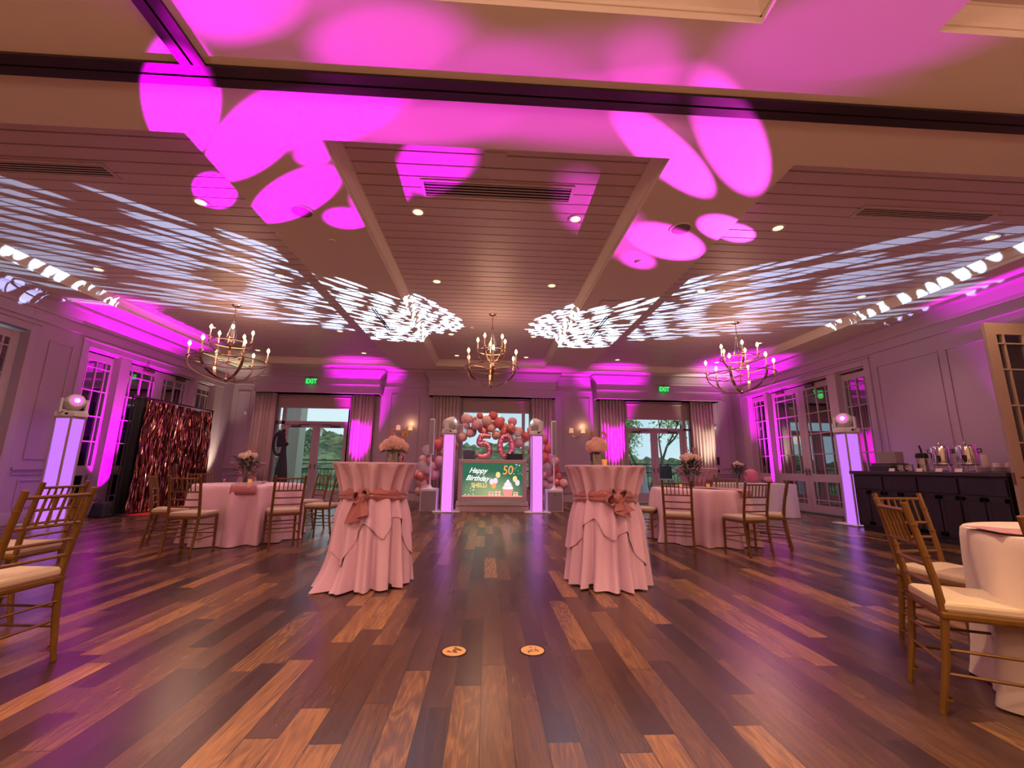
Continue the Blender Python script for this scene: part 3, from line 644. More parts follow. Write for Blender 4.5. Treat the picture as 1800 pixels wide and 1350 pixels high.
# ------------------------------------------------------------------ exit signs, sconces, wall devices
M_EXIT = emat('exit_green', (.02, 1, .12), 1.6)
for x, side in ((-5.49, 'left'), (5.64, 'right')):
    t = thing('exit_sign', 'glowing green EXIT sign on the far %s valance' % side, 'exit sign', (x, 13.20, 3.57))
    b = MB(); b.box(-.20, .20, -.02, 0, .11, .135); b.box(-.06, .06, -.02, .0, .135, .15); b.build('canopy', M_BRONZE, t)
    b = MB(); b.box(-.19, .19, -.026, -.014, -.11, .11); b.build('sign_panel', mat('exit_acrylic', (.10, .16, .12), .2, emis=(.05, .6, .15), es=.10), t)
    text_mesh('exit_lettering', 'EXIT', .20, M_EXIT, t, (.015, -.031, 0), .80, 0, .004, .002)
    L = bpy.data.lights.new('exit_glow', 'POINT'); L.energy = .25; L.color = (.1, 1, .2); L.shadow_soft_size = .08; link_light('exit_glow', L, (x, 13.10, 3.45))
M_LSH = emat('lit_lamp_shade', (1, .52, .22), 1.0)
for x, side in ((-2.62, 'left'), (2.86, 'right')):
    t = thing('wall_sconce', 'twin-shade brass wall sconce on the far wall %s of the booth' % side, 'wall light', (x, BY, 2.03))
    b = MB(); b.tube([(0, 0, 0), (0, -.02, 0)], .06, 16); b.build('backplate', M_BRONZE, t, smooth=True)
    for s in (-1, 1):
        b = MB(); b.tube([(0, -.02, 0), (s*.05, -.07, -.005), (s*.13, -.09, 0), (s*.185, -.09, .05), (s*.19, -.09, .15)], .007, 6); a = b.build('arm', M_BRASS, t, smooth=True)
        b = MB(); b.lathe([(.07, .12), (.055, .27)], 18, c=(s*.19, -.09, 0), cap=False); b.build('lamp_shade', M_LSH if s > 0 else emat('dim_lamp_shade', (1, .40, .26), .75), a, smooth=True)
    L = bpy.data.lights.new('sconce_light', 'POINT'); L.energy = 2.6; L.color = (1, .6, .25); L.shadow_soft_size = .05; link_light('sconce_light', L, (x+.19, BY-.13, 2.36))
tag(MB().box(7.42, 7.53, BY-.02, BY, 1.20, 1.45).build('control_panel', M_BLACK, bevel=.003), 'black touch control panel on the far wall right of the cream curtain', 'wall panel')
tag(MB().box(7.46, 7.51, BY-.015, BY, .95, 1.05).build('wall_switch', M_BLACK, bevel=.002), 'small dark switch below the black control panel', 'switch')
tag(MB().box(7.43, 7.50, BY-.03, BY, 2.35, 2.45).build('wall_sensor', M_WHITEP, bevel=.004), 'small white sensor on the far wall above the control panel', 'sensor')
tag(MB().box(-7.57, -7.50, BY-.03, BY, 2.55, 2.65).build('wall_sensor', M_WHITEP, bevel=.004), 'small white sensor left of the far left curtain', 'sensor')
for x, lab in ((3.02, 'right of the white subwoofer'), ):
    tag(MB().box(x-.035, x+.035, BY-.008, BY, .33, .45).build('power_outlet', M_WHITEP, bevel=.002), 'white power outlet low on the far wall %s' % lab, 'outlet')
for (x, y, lab) in ((-7.80, 9.46, 'beside the near left glazed doors'), (-3.95, 12.85, 'at the foot of the far left magenta curtain'), (3.98, 12.85, 'at the foot of the far right magenta curtain'), (7.80, 11.84, 'by the far right side window'),
        (7.75, 5.60, 'behind the open glazed door'), (-7.75, 12.85, 'in the far left corner'), (7.02, 12.85, 'under the cream curtain'), (1.72, 13.05, 'behind the right end of the garland')):
    t = thing('uplight', 'small white floor uplight '+lab, 'uplight', (x, y, 0), 0, 'floor uplights washing the walls')
    b = MB(); b.box(-.10, .10, -.06, .06, 0, .02); b.box(-.085, -.075, -.01, .01, .02, .16); b.box(.075, .085, -.01, .01, .02, .16); b.build('bracket', M_WHITEP, t)
    b = MB(); b.tube([(0, 0, .07), (0, 0, .24)], .065, 16); b.build('lamp_body', M_WHITEP, t, smooth=True)

# ------------------------------------------------------------------ floor inlays
M_INLAY = mat('light_wood_disc', (.55, .33, .14), .35, noise=(25, .2, (1, 1, 1)))
for x, lab, seed in ((-.165, 'left of the two round light wood floor box covers with a burnt mark', 3), (.29, 'right of the two round light wood floor box covers with thin curved marks', 5)):
    t = thing('floor_box_cover', lab, 'floor cover', (x, 2.72, 0), 0, 'round wooden floor box covers'); rnd = random.Random(seed)
    b = MB(); b.lathe([(.068, .0005), (.068, .0025), (.075, .0025), (.075, .0005)], 40, cap=False); b.build('rim', M_BLACK, t)
    b = MB(); b.lathe([(.001, .002), (.068, .002)], 40, cap=False); b.build('disc', M_INLAY, t)
    b = MB()
    for k in range(9):
        a, q = rnd.random()*6.28, rnd.random()*.045; b.lathe([(.001, .0028), (.004+rnd.random()*.010*(1 if seed == 3 else .4), .0028)], 7, c=(q*math.cos(a), q*math.sin(a)*1, 0), cap=False)
    b.tube([(.03*math.cos(q/6), .025*math.sin(q/6)+.005, .0028) for q in range(20, 34)], .0012, 4)
    b.build('burnt_mark', mat('burnt_mark', (.10, .045, .02), .6), t)

# ------------------------------------------------------------------ chiavari chair (faces +y, origin on the floor at the centre)
def make_chair():
    t = thing('chiavari_chair', 'x', 'chair')
    for s in (-1, 1):
        b = MB(); b.tube([(s*.185, .175, 0), (s*.182, .172, .25), (s*.18, .17, .425)], [.0135, .016, .017], 8)
        for z in (.06, .30): b.lathe([(.018, z), (.0195, z+.006), (.018, z+.012)], 8, c=(s*.183, .173, 0), cap=False)
        b.build('leg', M_CHAIR, t, smooth=True)
        b = MB(); P = [(s*.165, -.235, 0), (s*.168, -.20, .20), (s*.17, -.175, .42), (s*.172, -.19, .55), (s*.175, -.225, .74), (s*.178, -.262, .905)]
        b.tube(P, [.0135, .016, .0175, .0165, .0155, .015], 8)
        for z, yy in ((.06, -.21), (.30, -.183), (.66, -.209), (.80, -.238)): b.lathe([(.0175, z), (.019, z+.006), (.0175, z+.012)], 8, c=(s*(.165+.014*z), yy, 0), cap=False)
        b.build('leg', M_CHAIR, t, smooth=True)
    b = MB(); b.cbox((0, 0, .415), (.385, .385, .035)); b.build('seat', M_CHAIR, t, bevel=.01)
    b = MB(); b.cbox((0, .005, .452), (.375, .385, .045)); b.build('cushion', M_CUSH, t, bevel=.014)
    yb = lambda z: -.19-(z-.55)*.206 if z > .55 else -.175-(z-.42)*.115
    b = MB()
    for z in (.868, .715, .625, .540):
        b.tube([(-.176, yb(z), z), (-.09, yb(z)-.012, z), (.09, yb(z)-.012, z), (.176, yb(z), z)], .0095, 8)
    for k in range(6):
        x = -.125+.05*k; b.tube([(x, yb(.715)-.011, .715), (x, yb(.868)-.011, .868)], .0065, 6)
    b.build('backrest', M_CHAIR, t, smooth=True)
    for z, zz in ((.0, 0),):
        for s in (-1, 1):
            b = MB()
            for q in (.17, .27): b.tube([(s*.182, .172, q), (s*.168, -.195, q)], .007, 6)
            b.build('stretcher', M_CHAIR, t, smooth=True)
        for y in (-1, 1):
            b = MB()
            for q in (.20, .30): b.tube([(-.182 if y > 0 else -.166, .172 if y > 0 else -.195, q), (.182 if y > 0 else .166, .172 if y > 0 else -.195, q)], .007, 6)
            b.build('stretcher', M_CHAIR, t, smooth=True)
    return t
CHAIR = make_chair(); first = [True]
def place_chair(x, y, fx, fy, lab, grp):
    rz = math.atan2(fy, fx)-PI/2
    if first[0]: first[0] = False; CHAIR.location = (x, y, 0); CHAIR.rotation_euler = (0, 0, rz); CHAIR['label'] = lab; CHAIR['group'] = grp
    else: dup(CHAIR, (x, y, 0), rz, lab, grp)
G1, G2, G3 = 'gold chairs around the left round table', 'gold chairs around the right round table', 'gold chairs in the near foreground'
place_chair(-4.13, 6.05, .90, .43, 'gold ballroom chair at the left side of the left table, beside the tinsel curtain', G1)
place_chair(-3.56, 5.60, -.02, 1, 'gold ballroom chair nearest the camera at the left table, its back to us', G1)
place_chair(-2.68, 6.02, -.55, .83, 'gold ballroom chair at the front right of the left table', G1)
place_chair(-2.50, 6.88, -.97, .05, 'gold ballroom chair in profile between the left table and the left cocktail table', G1)
place_chair(-4.60, 7.40, .75, -.62, 'gold ballroom chair behind the left table in front of the black drape', G1)
place_chair(-2.98, 7.52, -.62, -.78, 'gold ballroom chair behind the left table, seen against the glass doors', G1)
place_chair(2.42, 6.68, .80, -.55, 'gold ballroom chair half hidden behind the right cocktail table', G2)
place_chair(2.60, 5.84, .40, .90, 'gold ballroom chair at the front left of the right table, its back to us', G2)
place_chair(3.34, 5.53, -.18, .98, 'gold ballroom chair at the front right of the right table', G2)
place_chair(3.92, 5.92, -.80, .60, 'gold ballroom chair turned sideways at the right side of the right table', G2)
place_chair(4.18, 7.50, -.70, -.71, 'gold ballroom chair behind the right table in front of the white covered table', G2)
place_chair(2.325, 2.05, .89, -.45, 'large gold ballroom chair nearest the camera on the right, cream cushion in full view', G3)
place_chair(2.85, 2.60, .10, -.99, 'gold ballroom chair behind the nearest right one, beside the dark counter', G3)
place_chair(2.14, 1.30, .96, .2, 'gold ballroom chair of which one post shows at the right picture edge', G3)
place_chair(-2.54, 2.50, -.99, .05, 'gold ballroom chair nearest the camera at the left picture edge', G3)
place_chair(-3.34, 3.37, -.99, -.05, 'gold ballroom chair behind the nearest one at the left picture edge', G3)

# ------------------------------------------------------------------ tables and linen
def hash01(*a): return random.Random(str(a)).random()
def round_table(cx, cy, R, lab, clab, cm, seed, ztop=.76, amp=1.0):
    t = thing('round_table', lab, 'table', (cx, cy, 0), 0, 'round banquet tables')
    b = MB(); b.lathe([(R-.03, ztop-.03), (R-.015, ztop-.028), (R-.015, ztop-.012), (R-.03, ztop-.010)], 48); b.build('tabletop', mat('plywood', (.30, .18, .09), .5), t)
    for k in range(4):
        a = PI/4+k*PI/2; b = MB(); b.tube([(R*.5*math.cos(a), R*.5*math.sin(a), ztop-.03), (R*.55*math.cos(a), R*.55*math.sin(a), 0)], .016, 8); b.build('leg', M_BLACK, t)
    ph = [hash01(seed, k)*6.28 for k in range(4)]
    def fn(r, z, a, i):
        d = max(0, (ztop-z)/ztop)
        if i < 3: return r, z
        w = .5+.5*math.sin(12*a+ph[0]+1.3*math.sin(2*a+ph[1])+.8*math.sin(3*a+ph[2])*d); w2 = math.sin(23*a+ph[2]+1.4*d)
        return r + d**.7*amp*(.15*w**1.6+.025*w2) - .08*d*amp + .03*d*math.sin(3*a+ph[3]), z
    prof = [(.01, ztop+.002), (R-.06, ztop+.003), (R, ztop+.001), (R+.008, ztop-.010), (R+.012, ztop-.05), (R+.014, ztop-.15), (R+.015, ztop-.3), (R+.02, ztop-.45), (R+.028, ztop-.60), (R+.04, .06), (R+.05, .008)]
    b = MB(); b.lathe(prof, 220, fn=fn, cap=False); o = b.build('tablecloth', cm, smooth=True, loc=(cx, cy, 0)); tag(o, clab, 'tablecloth')
    return t
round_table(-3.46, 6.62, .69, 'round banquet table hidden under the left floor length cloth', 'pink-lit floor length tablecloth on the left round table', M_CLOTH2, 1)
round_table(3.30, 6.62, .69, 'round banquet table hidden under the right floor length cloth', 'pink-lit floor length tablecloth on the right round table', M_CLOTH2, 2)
round_table(3.12, 1.82, .69, 'round banquet table at the right picture edge', 'cream tablecloth with deep folds on the near table at the right edge', mat('cream_tablecloth', (.66, .55, .50), .85, sheen=.3), 3, amp=.5)
def runner(cx, cy, R, rz, z, drop, lab, seed):
    b = MB(); n = 36; w = .16; L = R+.016; vs = []; m = 10
    path = []
    for i in range(n+1):
        s = -(L+drop)+2*(L+drop)*i/n
        if abs(s) <= L: path.append((s, z+.006+.006*math.sin(9*s+seed)))
        else: path.append((math.copysign(L+.015+.02*(abs(s)-L), s), z-(abs(s)-L)))
    for i, (s, zz) in enumerate(path):
        for j in range(m+1):
            q = -w+2*w*j/m; vs.append((s, q*(1+.15*math.sin(5*s+seed))+.03*math.sin(3*s+seed), zz+(.006*math.sin(j*2.2+4*s+seed) if abs(s) < L*.98 else 0)+.004))
    b._v(vs, [(i*(m+1)+j, i*(m+1)+j+1, (i+1)*(m+1)+j+1, (i+1)*(m+1)+j) for i in range(n) for j in range(m)])
    o = b.build('table_runner', M_SASH, smooth=True, loc=(cx, cy, 0)); o.rotation_euler = (0, 0, rz)
    sm = o.modifiers.new('thickness', 'SOLIDIFY'); sm.thickness = .003
    return tag(o, lab, 'table runner', 'coral satin runners')
runner(-3.46, 6.62, .69, 1.9, .764, .12, 'coral satin runner across the left round table, one end hanging over the front', 1)
runner(3.30, 6.62, .69, 2.2, .764, .10, 'coral satin runner across the right round table', 4)
runner(3.12, 1.82, .69, 2.75, .764, .0, 'coral satin runner on the near table at the right edge', 7)

def cocktail(cx, cy, seed, side, rz, lab, clab, slab, R=.385, waist=.29, cm=M_CLOTH, bow=True, train=None):
    zt = 1.075
    t = thing('cocktail_table', lab, 'cocktail table', (cx, cy, 0), 0, 'tall cocktail tables')
    b = MB(); b.lathe([(R-.03, zt-.03), (R-.012, zt-.028), (R-.012, zt-.012), (R-.03, zt-.010)], 40); b.build('tabletop', mat('plywood', (.30, .18, .09), .5), t)
    b = MB(); b.tube([(0, 0, .05), (0, 0, zt-.03)], .03, 12); b.build('pole', M_BLACK, t)
    b = MB()
    for k in range(4): a = PI/4+k*PI/2; b.cbox((.17*math.cos(a), .17*math.sin(a), .03), (.36, .05, .03), rz=a)
    b.build('base', M_BLACK, t, bevel=.01)
    ph = [hash01(seed, k)*6.28 for k in range(6)]
    zw = .77
    def R0(z):
        if z > zw: q = (z-zw)/(zt-zw); return waist+(R-waist)*(q**.85)
        q = (zw-z)/zw; return waist+.035*math.sin(min(1, q*3)*PI/2)+.045*q
    def fold(a, d): return (.5+.5*math.sin(15*a+ph[0]+1.2*math.sin(2*a+ph[1])+.5*d))*.68+(.5+.5*math.sin(25*a+ph[2]+1.0*math.sin(3*a+ph[4])-.6*d))*.32
    prof = [(.01, zt+.002), (R-.03, zt+.003), (R+.004, zt), (R+.006, zt-.012)]
    zs = [zt-.04, zt-.10, zt-.16, zt-.22, zt-.27, zw+.01, zw-.04, zw-.10, .60, .50, .40, .30, .20, .12, .05, .012]
    prof += [(R0(z), z) for z in zs]
    def fn(r, z, a, i):
        if i < 4: return r, z
        if z > zw: d = (zt-z)/(zt-zw); return r-.105*min(1, d*2.2)*(1-fold(a, d)**.7)*(1 if d < .9 else .35)+.012, z
        d = (zw-z)/zw; f = fold(a, d)**.8; q = r-.115*(.45+.55*d)*(1-f)+.045*d*f
        if train:
            ta, tw, tl = train; da = (a-ta+PI) % (2*PI)-PI; g = math.exp(-(da/tw)**2); q += tl*g*max(0, (d-.55)/.45)**2.2
        return q, z
    b = MB(); b.lathe(prof, 240, fn=fn, cap=False); o = b.build('tablecloth', cm, smooth=True, loc=(cx, cy, 0)); o.rotation_euler.z = rz; tag(o, clab, 'tablecloth')
    if bow:   # upper layer of the linen hanging in handkerchief points below the sash
        b = MB(); seg = 240; nz = 14; vs = []
        for i in range(nz+1):
            for k in range(seg):
                a = 2*PI*k/seg; hem = .34+.13*math.sin(3*a+ph[3])+.20*abs(((a*5.5/PI+ph[5]) % 2)-1)+.05*math.sin(7*a+ph[1])
                z = zw-(zw-max(.10, hem))*(i/nz); d = (zw-z)/zw; f = fold(a, d)**.8
                vs.append(((R0(z)-.108*(.45+.55*d)*(1-f)+.045*f*d+.010+.020*d)*math.cos(a), (R0(z)-.108*(.45+.55*d)*(1-f)+.045*f*d+.010+.020*d)*math.sin(a), z))
        b._v(vs, [(i*seg+k, i*seg+(k+1) % seg, (i+1)*seg+(k+1) % seg, (i+1)*seg+k) for i in range(nz) for k in range(seg)])
        b.build('overlay', cm, o, smooth=True)
    # sash
    b = MB()
    def sf(r, z, a, i): return r+.006*math.sin(6*a+ph[0])+.004*math.sin(15*a+i), z+.012*math.sin(2*a+ph[2])+.006*math.sin(5*a+i)
    b.lathe([(waist-.004, .735), (waist+.012, .745), (waist+.022, .765), (waist+.014, .78), (waist+.024, .80), (waist+.016, .825), (waist-.002, .84)], 90, fn=sf, cap=False)
    s = b.build('sash', M_SASH, o, smooth=True); s['label'] = slab
    a0 = side; ux = Vector((math.cos(a0), math.sin(a0), 0)); tx = Vector((-math.sin(a0), math.cos(a0), 0)); C = ux*(waist+.03)+Vector((0, 0, .79)); Z = Vector((0, 0, 1))
    b = MB(); b.ball(C, .062 if bow == 2 else .045, 18, 12, (1, 1, .9), fn=lambda a, p: 1+.15*math.sin(5*a+3*p)); b.build('knot', M_SASH, s, smooth=True)
    def loop(sg, L, up):
        b = MB(); vs = []; n = 16; m = 6
        for i in range(n+1):
            q = 2*PI*i/n; c0 = C+ux*.02+tx*sg*(L*.5*(1-math.cos(q)))+Z*(up*.5*(1-math.cos(q))+.045*math.sin(q)); wd = .02+.030*math.sin(q/2)
            for j in range(m+1):
                w = -1+2*j/m; vs.append(c0+ux*(w*wd+.01*math.sin(3*w+i))+Z*.012*math.sin(4*w+i*.5))
        b._v(vs, [(i*(m+1)+j, i*(m+1)+j+1, (i+1)*(m+1)+j+1, (i+1)*(m+1)+j) for i in range(n) for j in range(m)]); b.build('bow_loop', M_SASH, s, smooth=True)
    def tail(sg, L, dx):
        b = MB(); vs = []; n = 10; m = 6
        for i in range(n+1):
            q = i/n; c0 = C+ux*(.03+.03*q)+tx*sg*dx*q**.7-Z*(L*q); wd = .025+.045*q
            for j in range(m+1):
                w = -1+2*j/m; vs.append(c0+tx*w*wd+ux*(.014*math.sin(4.2*w+2*q))-Z*(.02*w*sg if i == n else 0))
        b._v(vs, [(i*(m+1)+j, i*(m+1)+j+1, (i+1)*(m+1)+j+1, (i+1)*(m+1)+j) for i in range(n) for j in range(m)]); b.build('bow_tail', M_SASH, s, smooth=True)
    if bow == 1: tail(-1, .22, .05); tail(-1, .17, -.03); loop(1, .06, .015); loop(-1, .06, -.02)
    elif bow == 2: loop(1, .085, .04); loop(-1, .09, -.03); loop(-1, .05, .05); tail(1, .15, .05); tail(-1, .12, -.10); tail(-1, .10, -.04)
    return t
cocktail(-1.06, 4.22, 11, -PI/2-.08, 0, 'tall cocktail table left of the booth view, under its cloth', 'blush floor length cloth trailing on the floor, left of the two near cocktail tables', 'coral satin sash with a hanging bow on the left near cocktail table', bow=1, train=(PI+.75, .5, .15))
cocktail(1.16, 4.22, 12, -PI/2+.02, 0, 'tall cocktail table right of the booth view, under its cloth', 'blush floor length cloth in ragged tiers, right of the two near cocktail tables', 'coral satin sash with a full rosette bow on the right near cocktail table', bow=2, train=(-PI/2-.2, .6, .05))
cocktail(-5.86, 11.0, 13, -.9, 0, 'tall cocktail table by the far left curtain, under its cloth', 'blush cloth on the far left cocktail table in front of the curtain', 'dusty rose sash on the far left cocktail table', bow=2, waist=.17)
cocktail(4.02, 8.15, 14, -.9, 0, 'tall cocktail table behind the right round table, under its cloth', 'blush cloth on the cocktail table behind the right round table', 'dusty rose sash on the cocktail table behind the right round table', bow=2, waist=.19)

# ------------------------------------------------------------------ flowers
def blossom(b, c, r, rnd, n=26):
    for k in range(n):
        z = 1-2*(k+.5)/n; a = k*2.39996; q = math.sqrt(1-z*z); d = Vector((q*math.cos(a), q*math.sin(a), z))
        p = Vector(c)+d*r*.72; b.ball(p, r*(.36+.08*rnd.random()), 6, 4)
def leaf(b, p, d, L, w):
    d = Vector(d).normalized(); s = d.cross(Vector((0, 0, 1))); s = s.normalized() if s.length > .01 else Vector((1, 0, 0)); n = s.cross(d); p = Vector(p)
    b._v([p, p+d*L*.4+s*w+n*.1*L, p+d*L+n*-.05*L, p+d*L*.4-s*w+n*.1*L], [(0,1,2,3)])
def number_pick(parent, x, z, sc, col, y=0):
    b = MB(); five = [(.9, 1.6), (.1, 1.6), (.05, .95), (.45, 1.05), (.85, .85), (.9, .45), (.6, .08), (.15, .12), (0, .35)]
    P = [(x+(q-1.2)*sc, y, z+w*sc) for q, w in five]; b.tube(P, .17*sc, 6)
    b.tube([(x+(1.75+.5*math.cos(a))*sc-.0, y, z+(.8+.8*math.sin(a))*sc) for a in [2*PI*k/18 for k in range(18)]], .17*sc, 6, closed=True)
    b.tube([(x+.3*sc, y, z), (x+.1*sc, y, z-.30)], .002, 5)
    b.build('number_pick', col, parent)
def hydrangea_vase(x, y, z, lab, seed, square=True):
    rnd = random.Random(seed); t = thing('flower_vase', lab, 'flowers', (x, y, z), 0, 'hydrangea centrepieces on the cocktail tables')
    b = MB()
    for (c, d) in (((0, -.05, .055), (.10, .003, .11)), ((0, .05, .055), (.10, .003, .11)), ((-.05, 0, .055), (.003, .10, .11)), ((.05, 0, .055), (.003, .10, .11)), ((0, 0, .004), (.10, .10, .008))): b.cbox(c, d)
    b.build('vase', M_CGLASS, t); b = MB(); b.cbox((0, 0, .03), (.092, .092, .045)); b.build('water', glass('water_in_vase', (.9, .85, .92), .05), t)
    b = MB()
    for k in range(5): a = k*1.3; b.tube([(.02*math.cos(a), .02*math.sin(a), .01), (.03*math.cos(a+2), .03*math.sin(a+2), .13)], .004, 5)
    for k in range(4 if seed == 1 else 2): a = -PI/2+(k-1.2)*.75; leaf(b, (.04*math.cos(a), .04*math.sin(a), .12), (math.cos(a), math.sin(a), -.35), .12 if seed == 1 else .07, .045 if seed == 1 else .03)
    b.build('stems', M_LEAF, t)
    b = MB()
    lobes = ((-.055, 0, .165, .062), (.045, -.01, .172, .064), (-.005, -.02, .192, .062), (.0, .05, .168, .06), (.088, .02, .150, .045), (-.098, .01, .145, .042)) if seed == 1 else ((-.045, 0, .180, .065), (.045, -.01, .182, .066), (0, -.02, .215, .06), (.0, .045, .185, .06), (-.02, -.05, .175, .05), (.05, .03, .21, .05))
    for (dx, dy, dz, r) in lobes:
        b.ball((dx, dy, dz), r*.86, 14, 10)
        for k in range(120):
            zz = 1-2*(k+.5)/120; a = k*2.39996; q = math.sqrt(1-zz*zz); b.ball((dx+r*.9*q*math.cos(a), dy+r*.9*q*math.sin(a), dz+r*.85*zz), .009+.004*rnd.random(), 5, 3)
    b.build('blossoms', M_HYD, t, smooth=True); return t
M_GOLDPICK = mat('gold_glitter', (.55, .28, .06), .4, metal=.7); M_PINKPICK = mat('rose_gold_pick', (.60, .22, .20), .35, metal=.8)
v = hydrangea_vase(-.90, 4.20, 1.080, 'low cream hydrangea with large dark leaf on the left near cocktail table', 1); number_pick(v, 0, .24, .048, M_GOLDPICK, .04)
v = hydrangea_vase(1.08, 4.20, 1.080, 'round cream hydrangea in a square glass vase on the right near cocktail table', 4); number_pick(v, 0, .25, .048, M_GOLDPICK, .04)
def votive(x, y, z, m, lab, grp='small votive candles'):
    t = thing('votive_candle', lab, 'candle', (x, y, z), 0, grp); b = MB(); b.lathe([(.022, 0), (.026, .03), (.03, .055), (.027, .055), (.020, .006)], 14, cap=False); b.build('holder', m, t, smooth=True)
    b = MB(); b.lathe([(.001, .002), (.019, .002), (.019, .03), (.001, .03)], 12, cap=False); b.build('wax', mat('candle_wax', (.9, .75, .6), .5), t)
M_AMBER = mat('amber_glass_cup', (.75, .42, .14), .15, emis=(1, .45, .12), es=.25); M_PGL = glass('pink_glass', (.9, .65, .62), .12)
votive(-.82, 4.15, 1.080, M_PGL, 'pink glass votive beside the hydrangea on the left near cocktail table')
votive(1.14, 4.14, 1.080, M_AMBER, 'amber votive beside the hydrangea on the right near cocktail table')
def bouquet(x, y, z, h, lab, seed, nb, spread, pick=None, sc=1.0):
    rnd = random.Random(seed); t = thing('flower_vase', lab, 'flowers', (x, y, z), 0, 'tall bouquet vases')
    b = MB(); b.lathe([(.03*sc, 0), (.035*sc, .01), (.04*sc, h*.6), (.055*sc, h)], 18, cap=False); b.build('vase', glass('smoked_glass', (.55, .5, .5), .12), t, smooth=True)
    b = MB()
    for k in range(9): a = k*.7; b.tube([(.015*math.cos(a), .015*math.sin(a), .01), (.02*math.cos(a+1), .02*math.sin(a+1), h*.6), (.08*sc*math.cos(a), .08*sc*math.sin(a), h+.12*sc)], .004, 5)
    for k in range(150):
        a = rnd.random()*6.28; el = rnd.uniform(-.3, 1.2); q = rnd.uniform(.02, .13)*sc; zz = h-.03+rnd.random()*.22*sc; leaf(b, (q*math.cos(a), q*math.sin(a), zz), (math.cos(a), math.sin(a), el), rnd.uniform(.05, .10)*sc, .018*sc)
    b.build('foliage', M_LEAF, t)
    b = MB()
    for k in range(nb):
        a = k*2.4+seed; q = spread*math.sqrt((k+.3)/nb); blossom(b, (q*math.cos(a), q*math.sin(a), h+.20*sc+.06*sc*(1-q/spread)+.02*rnd.random()), .038*sc, rnd, 16)
    b.build('blossoms', M_ROSE, t, smooth=True)
    if pick: number_pick(t, 0, h+.30*sc, .045, pick)
    return t
bouquet(-3.62, 6.75, .775, .17, 'tall vase of cream flowers and dark leaves on the left round table', 2, 10, .12, M_PINKPICK)
bouquet(3.24, 6.72, .775, .20, 'tall vase of white roses with trailing dark leaves on the right round table', 5, 12, .15, M_PINKPICK, 1.15)
bouquet(5.92, 9.9, .755, .20, 'vase of white roses on the white covered table in the far right corner', 8, 9, .10, None, 1.0)
for x, y, m, lab in ((-3.42, 6.50, M_AMBER, 'amber votive right of the vase on the left round table'), (-3.84, 6.62, M_PGL, 'pink glass votive left of the vase on the left round table'),
                     (3.02, 6.62, M_AMBER, 'amber votive left of the vase on the right round table'), (3.44, 6.60, M_AMBER, 'amber votive right of the vase on the right round table'), (2.93, 6.78, M_PGL, 'pink votive at the left side of the right round table')):
    votive(x, y, .775, m, lab)

# white covered tables at the far right
b = MB(); zt = .74
def cloth_box(x0, x1, y0, y1, zt, name, lab, m, seed=0):
    b = MB(); n = 160; per = []
    pts = [(x0, y0), (x1, y0), (x1, y1), (x0, y1)]
    for i in range(4):
        a, c = Vector(pts[i]), Vector(pts[(i+1) % 4])
        for k in range(n//4): per.append((a+(c-a)*k/(n//4), (Vector(((c-a).y, -(c-a).x))).normalized()))
    vs = []
    for d in (0, .02, .3, .7, 1):
        for k, (p, nn) in enumerate(per):
            q = p+nn*(.004+d*(.04+.03*math.sin(k*.9+seed))); vs.append((q.x, q.y, zt-d*(zt-.01)))
    fs = [tuple(range(n))]+[(i*n+k, i*n+(k+1) % n, (i+1)*n+(k+1) % n, (i+1)*n+k) for i in range(4) for k in range(n)]
    b._v(vs, fs); return tag(b.build(name, m, smooth=True), lab, 'tablecloth')
def plain_table(x0, x1, y0, y1, zt, lab):
    t = thing('folding_table', lab, 'table', ((x0+x1)/2, (y0+y1)/2, 0)); w, h = (x1-x0)/2-.02, (y1-y0)/2-.02
    b = MB(); b.box(-w, w, -h, h, zt-.04, zt-.01); b.build('tabletop', M_WHITEP, t)
    for sx in (-1, 1):
        for sy in (-1, 1): b = MB(); b.tube([(sx*(w-.1), sy*(h-.08), 0), (sx*(w-.1), sy*(h-.08), zt-.04)], .015, 8); b.build('leg', M_BLACK, t)
plain_table(5.05, 7.05, 9.55, 10.25, .74, 'long folding table under the white cloth in the far right corner')
cloth_box(5.05, 7.05, 9.55, 10.25, .745, 'tablecloth', 'white cloth over the long table in the far right corner', mat('white_linen', (.78, .70, .72), .85))
t = thing('flower_centerpiece', 'small pink flower mound on the white covered table by the right doors', 'flowers', (6.60, 9.85, .75)); rnd = random.Random(9)
b = MB(); b.lathe([(.04, 0), (.05, .03), (.06, .05)], 14); b.build('bowl', M_CGLASS, t); b = MB()
for k in range(7): a = k*.9; blossom(b, (.05*math.cos(a), .05*math.sin(a), .085+.02*(k % 2)), .045, rnd, 14)
b.build('blossoms', mat('pink_petals', (.75, .30, .50), .7), t, smooth=True)
t = thing('paper_lantern', 'round pink paper lantern on the white covered table against the wall', 'lantern', (6.35, 10.1, .755)); b = MB(); b.ball((0, 0, .16), .16, 24, 14, fn=lambda a, p: 1+.015*math.sin(20*p)); b.build('shade', mat('pink_paper', (.62, .16, .28), .7), t, smooth=True); b = MB(); b.lathe([(.05, 0), (.04, .02)], 12); b.build('base', M_WHITEP, t)

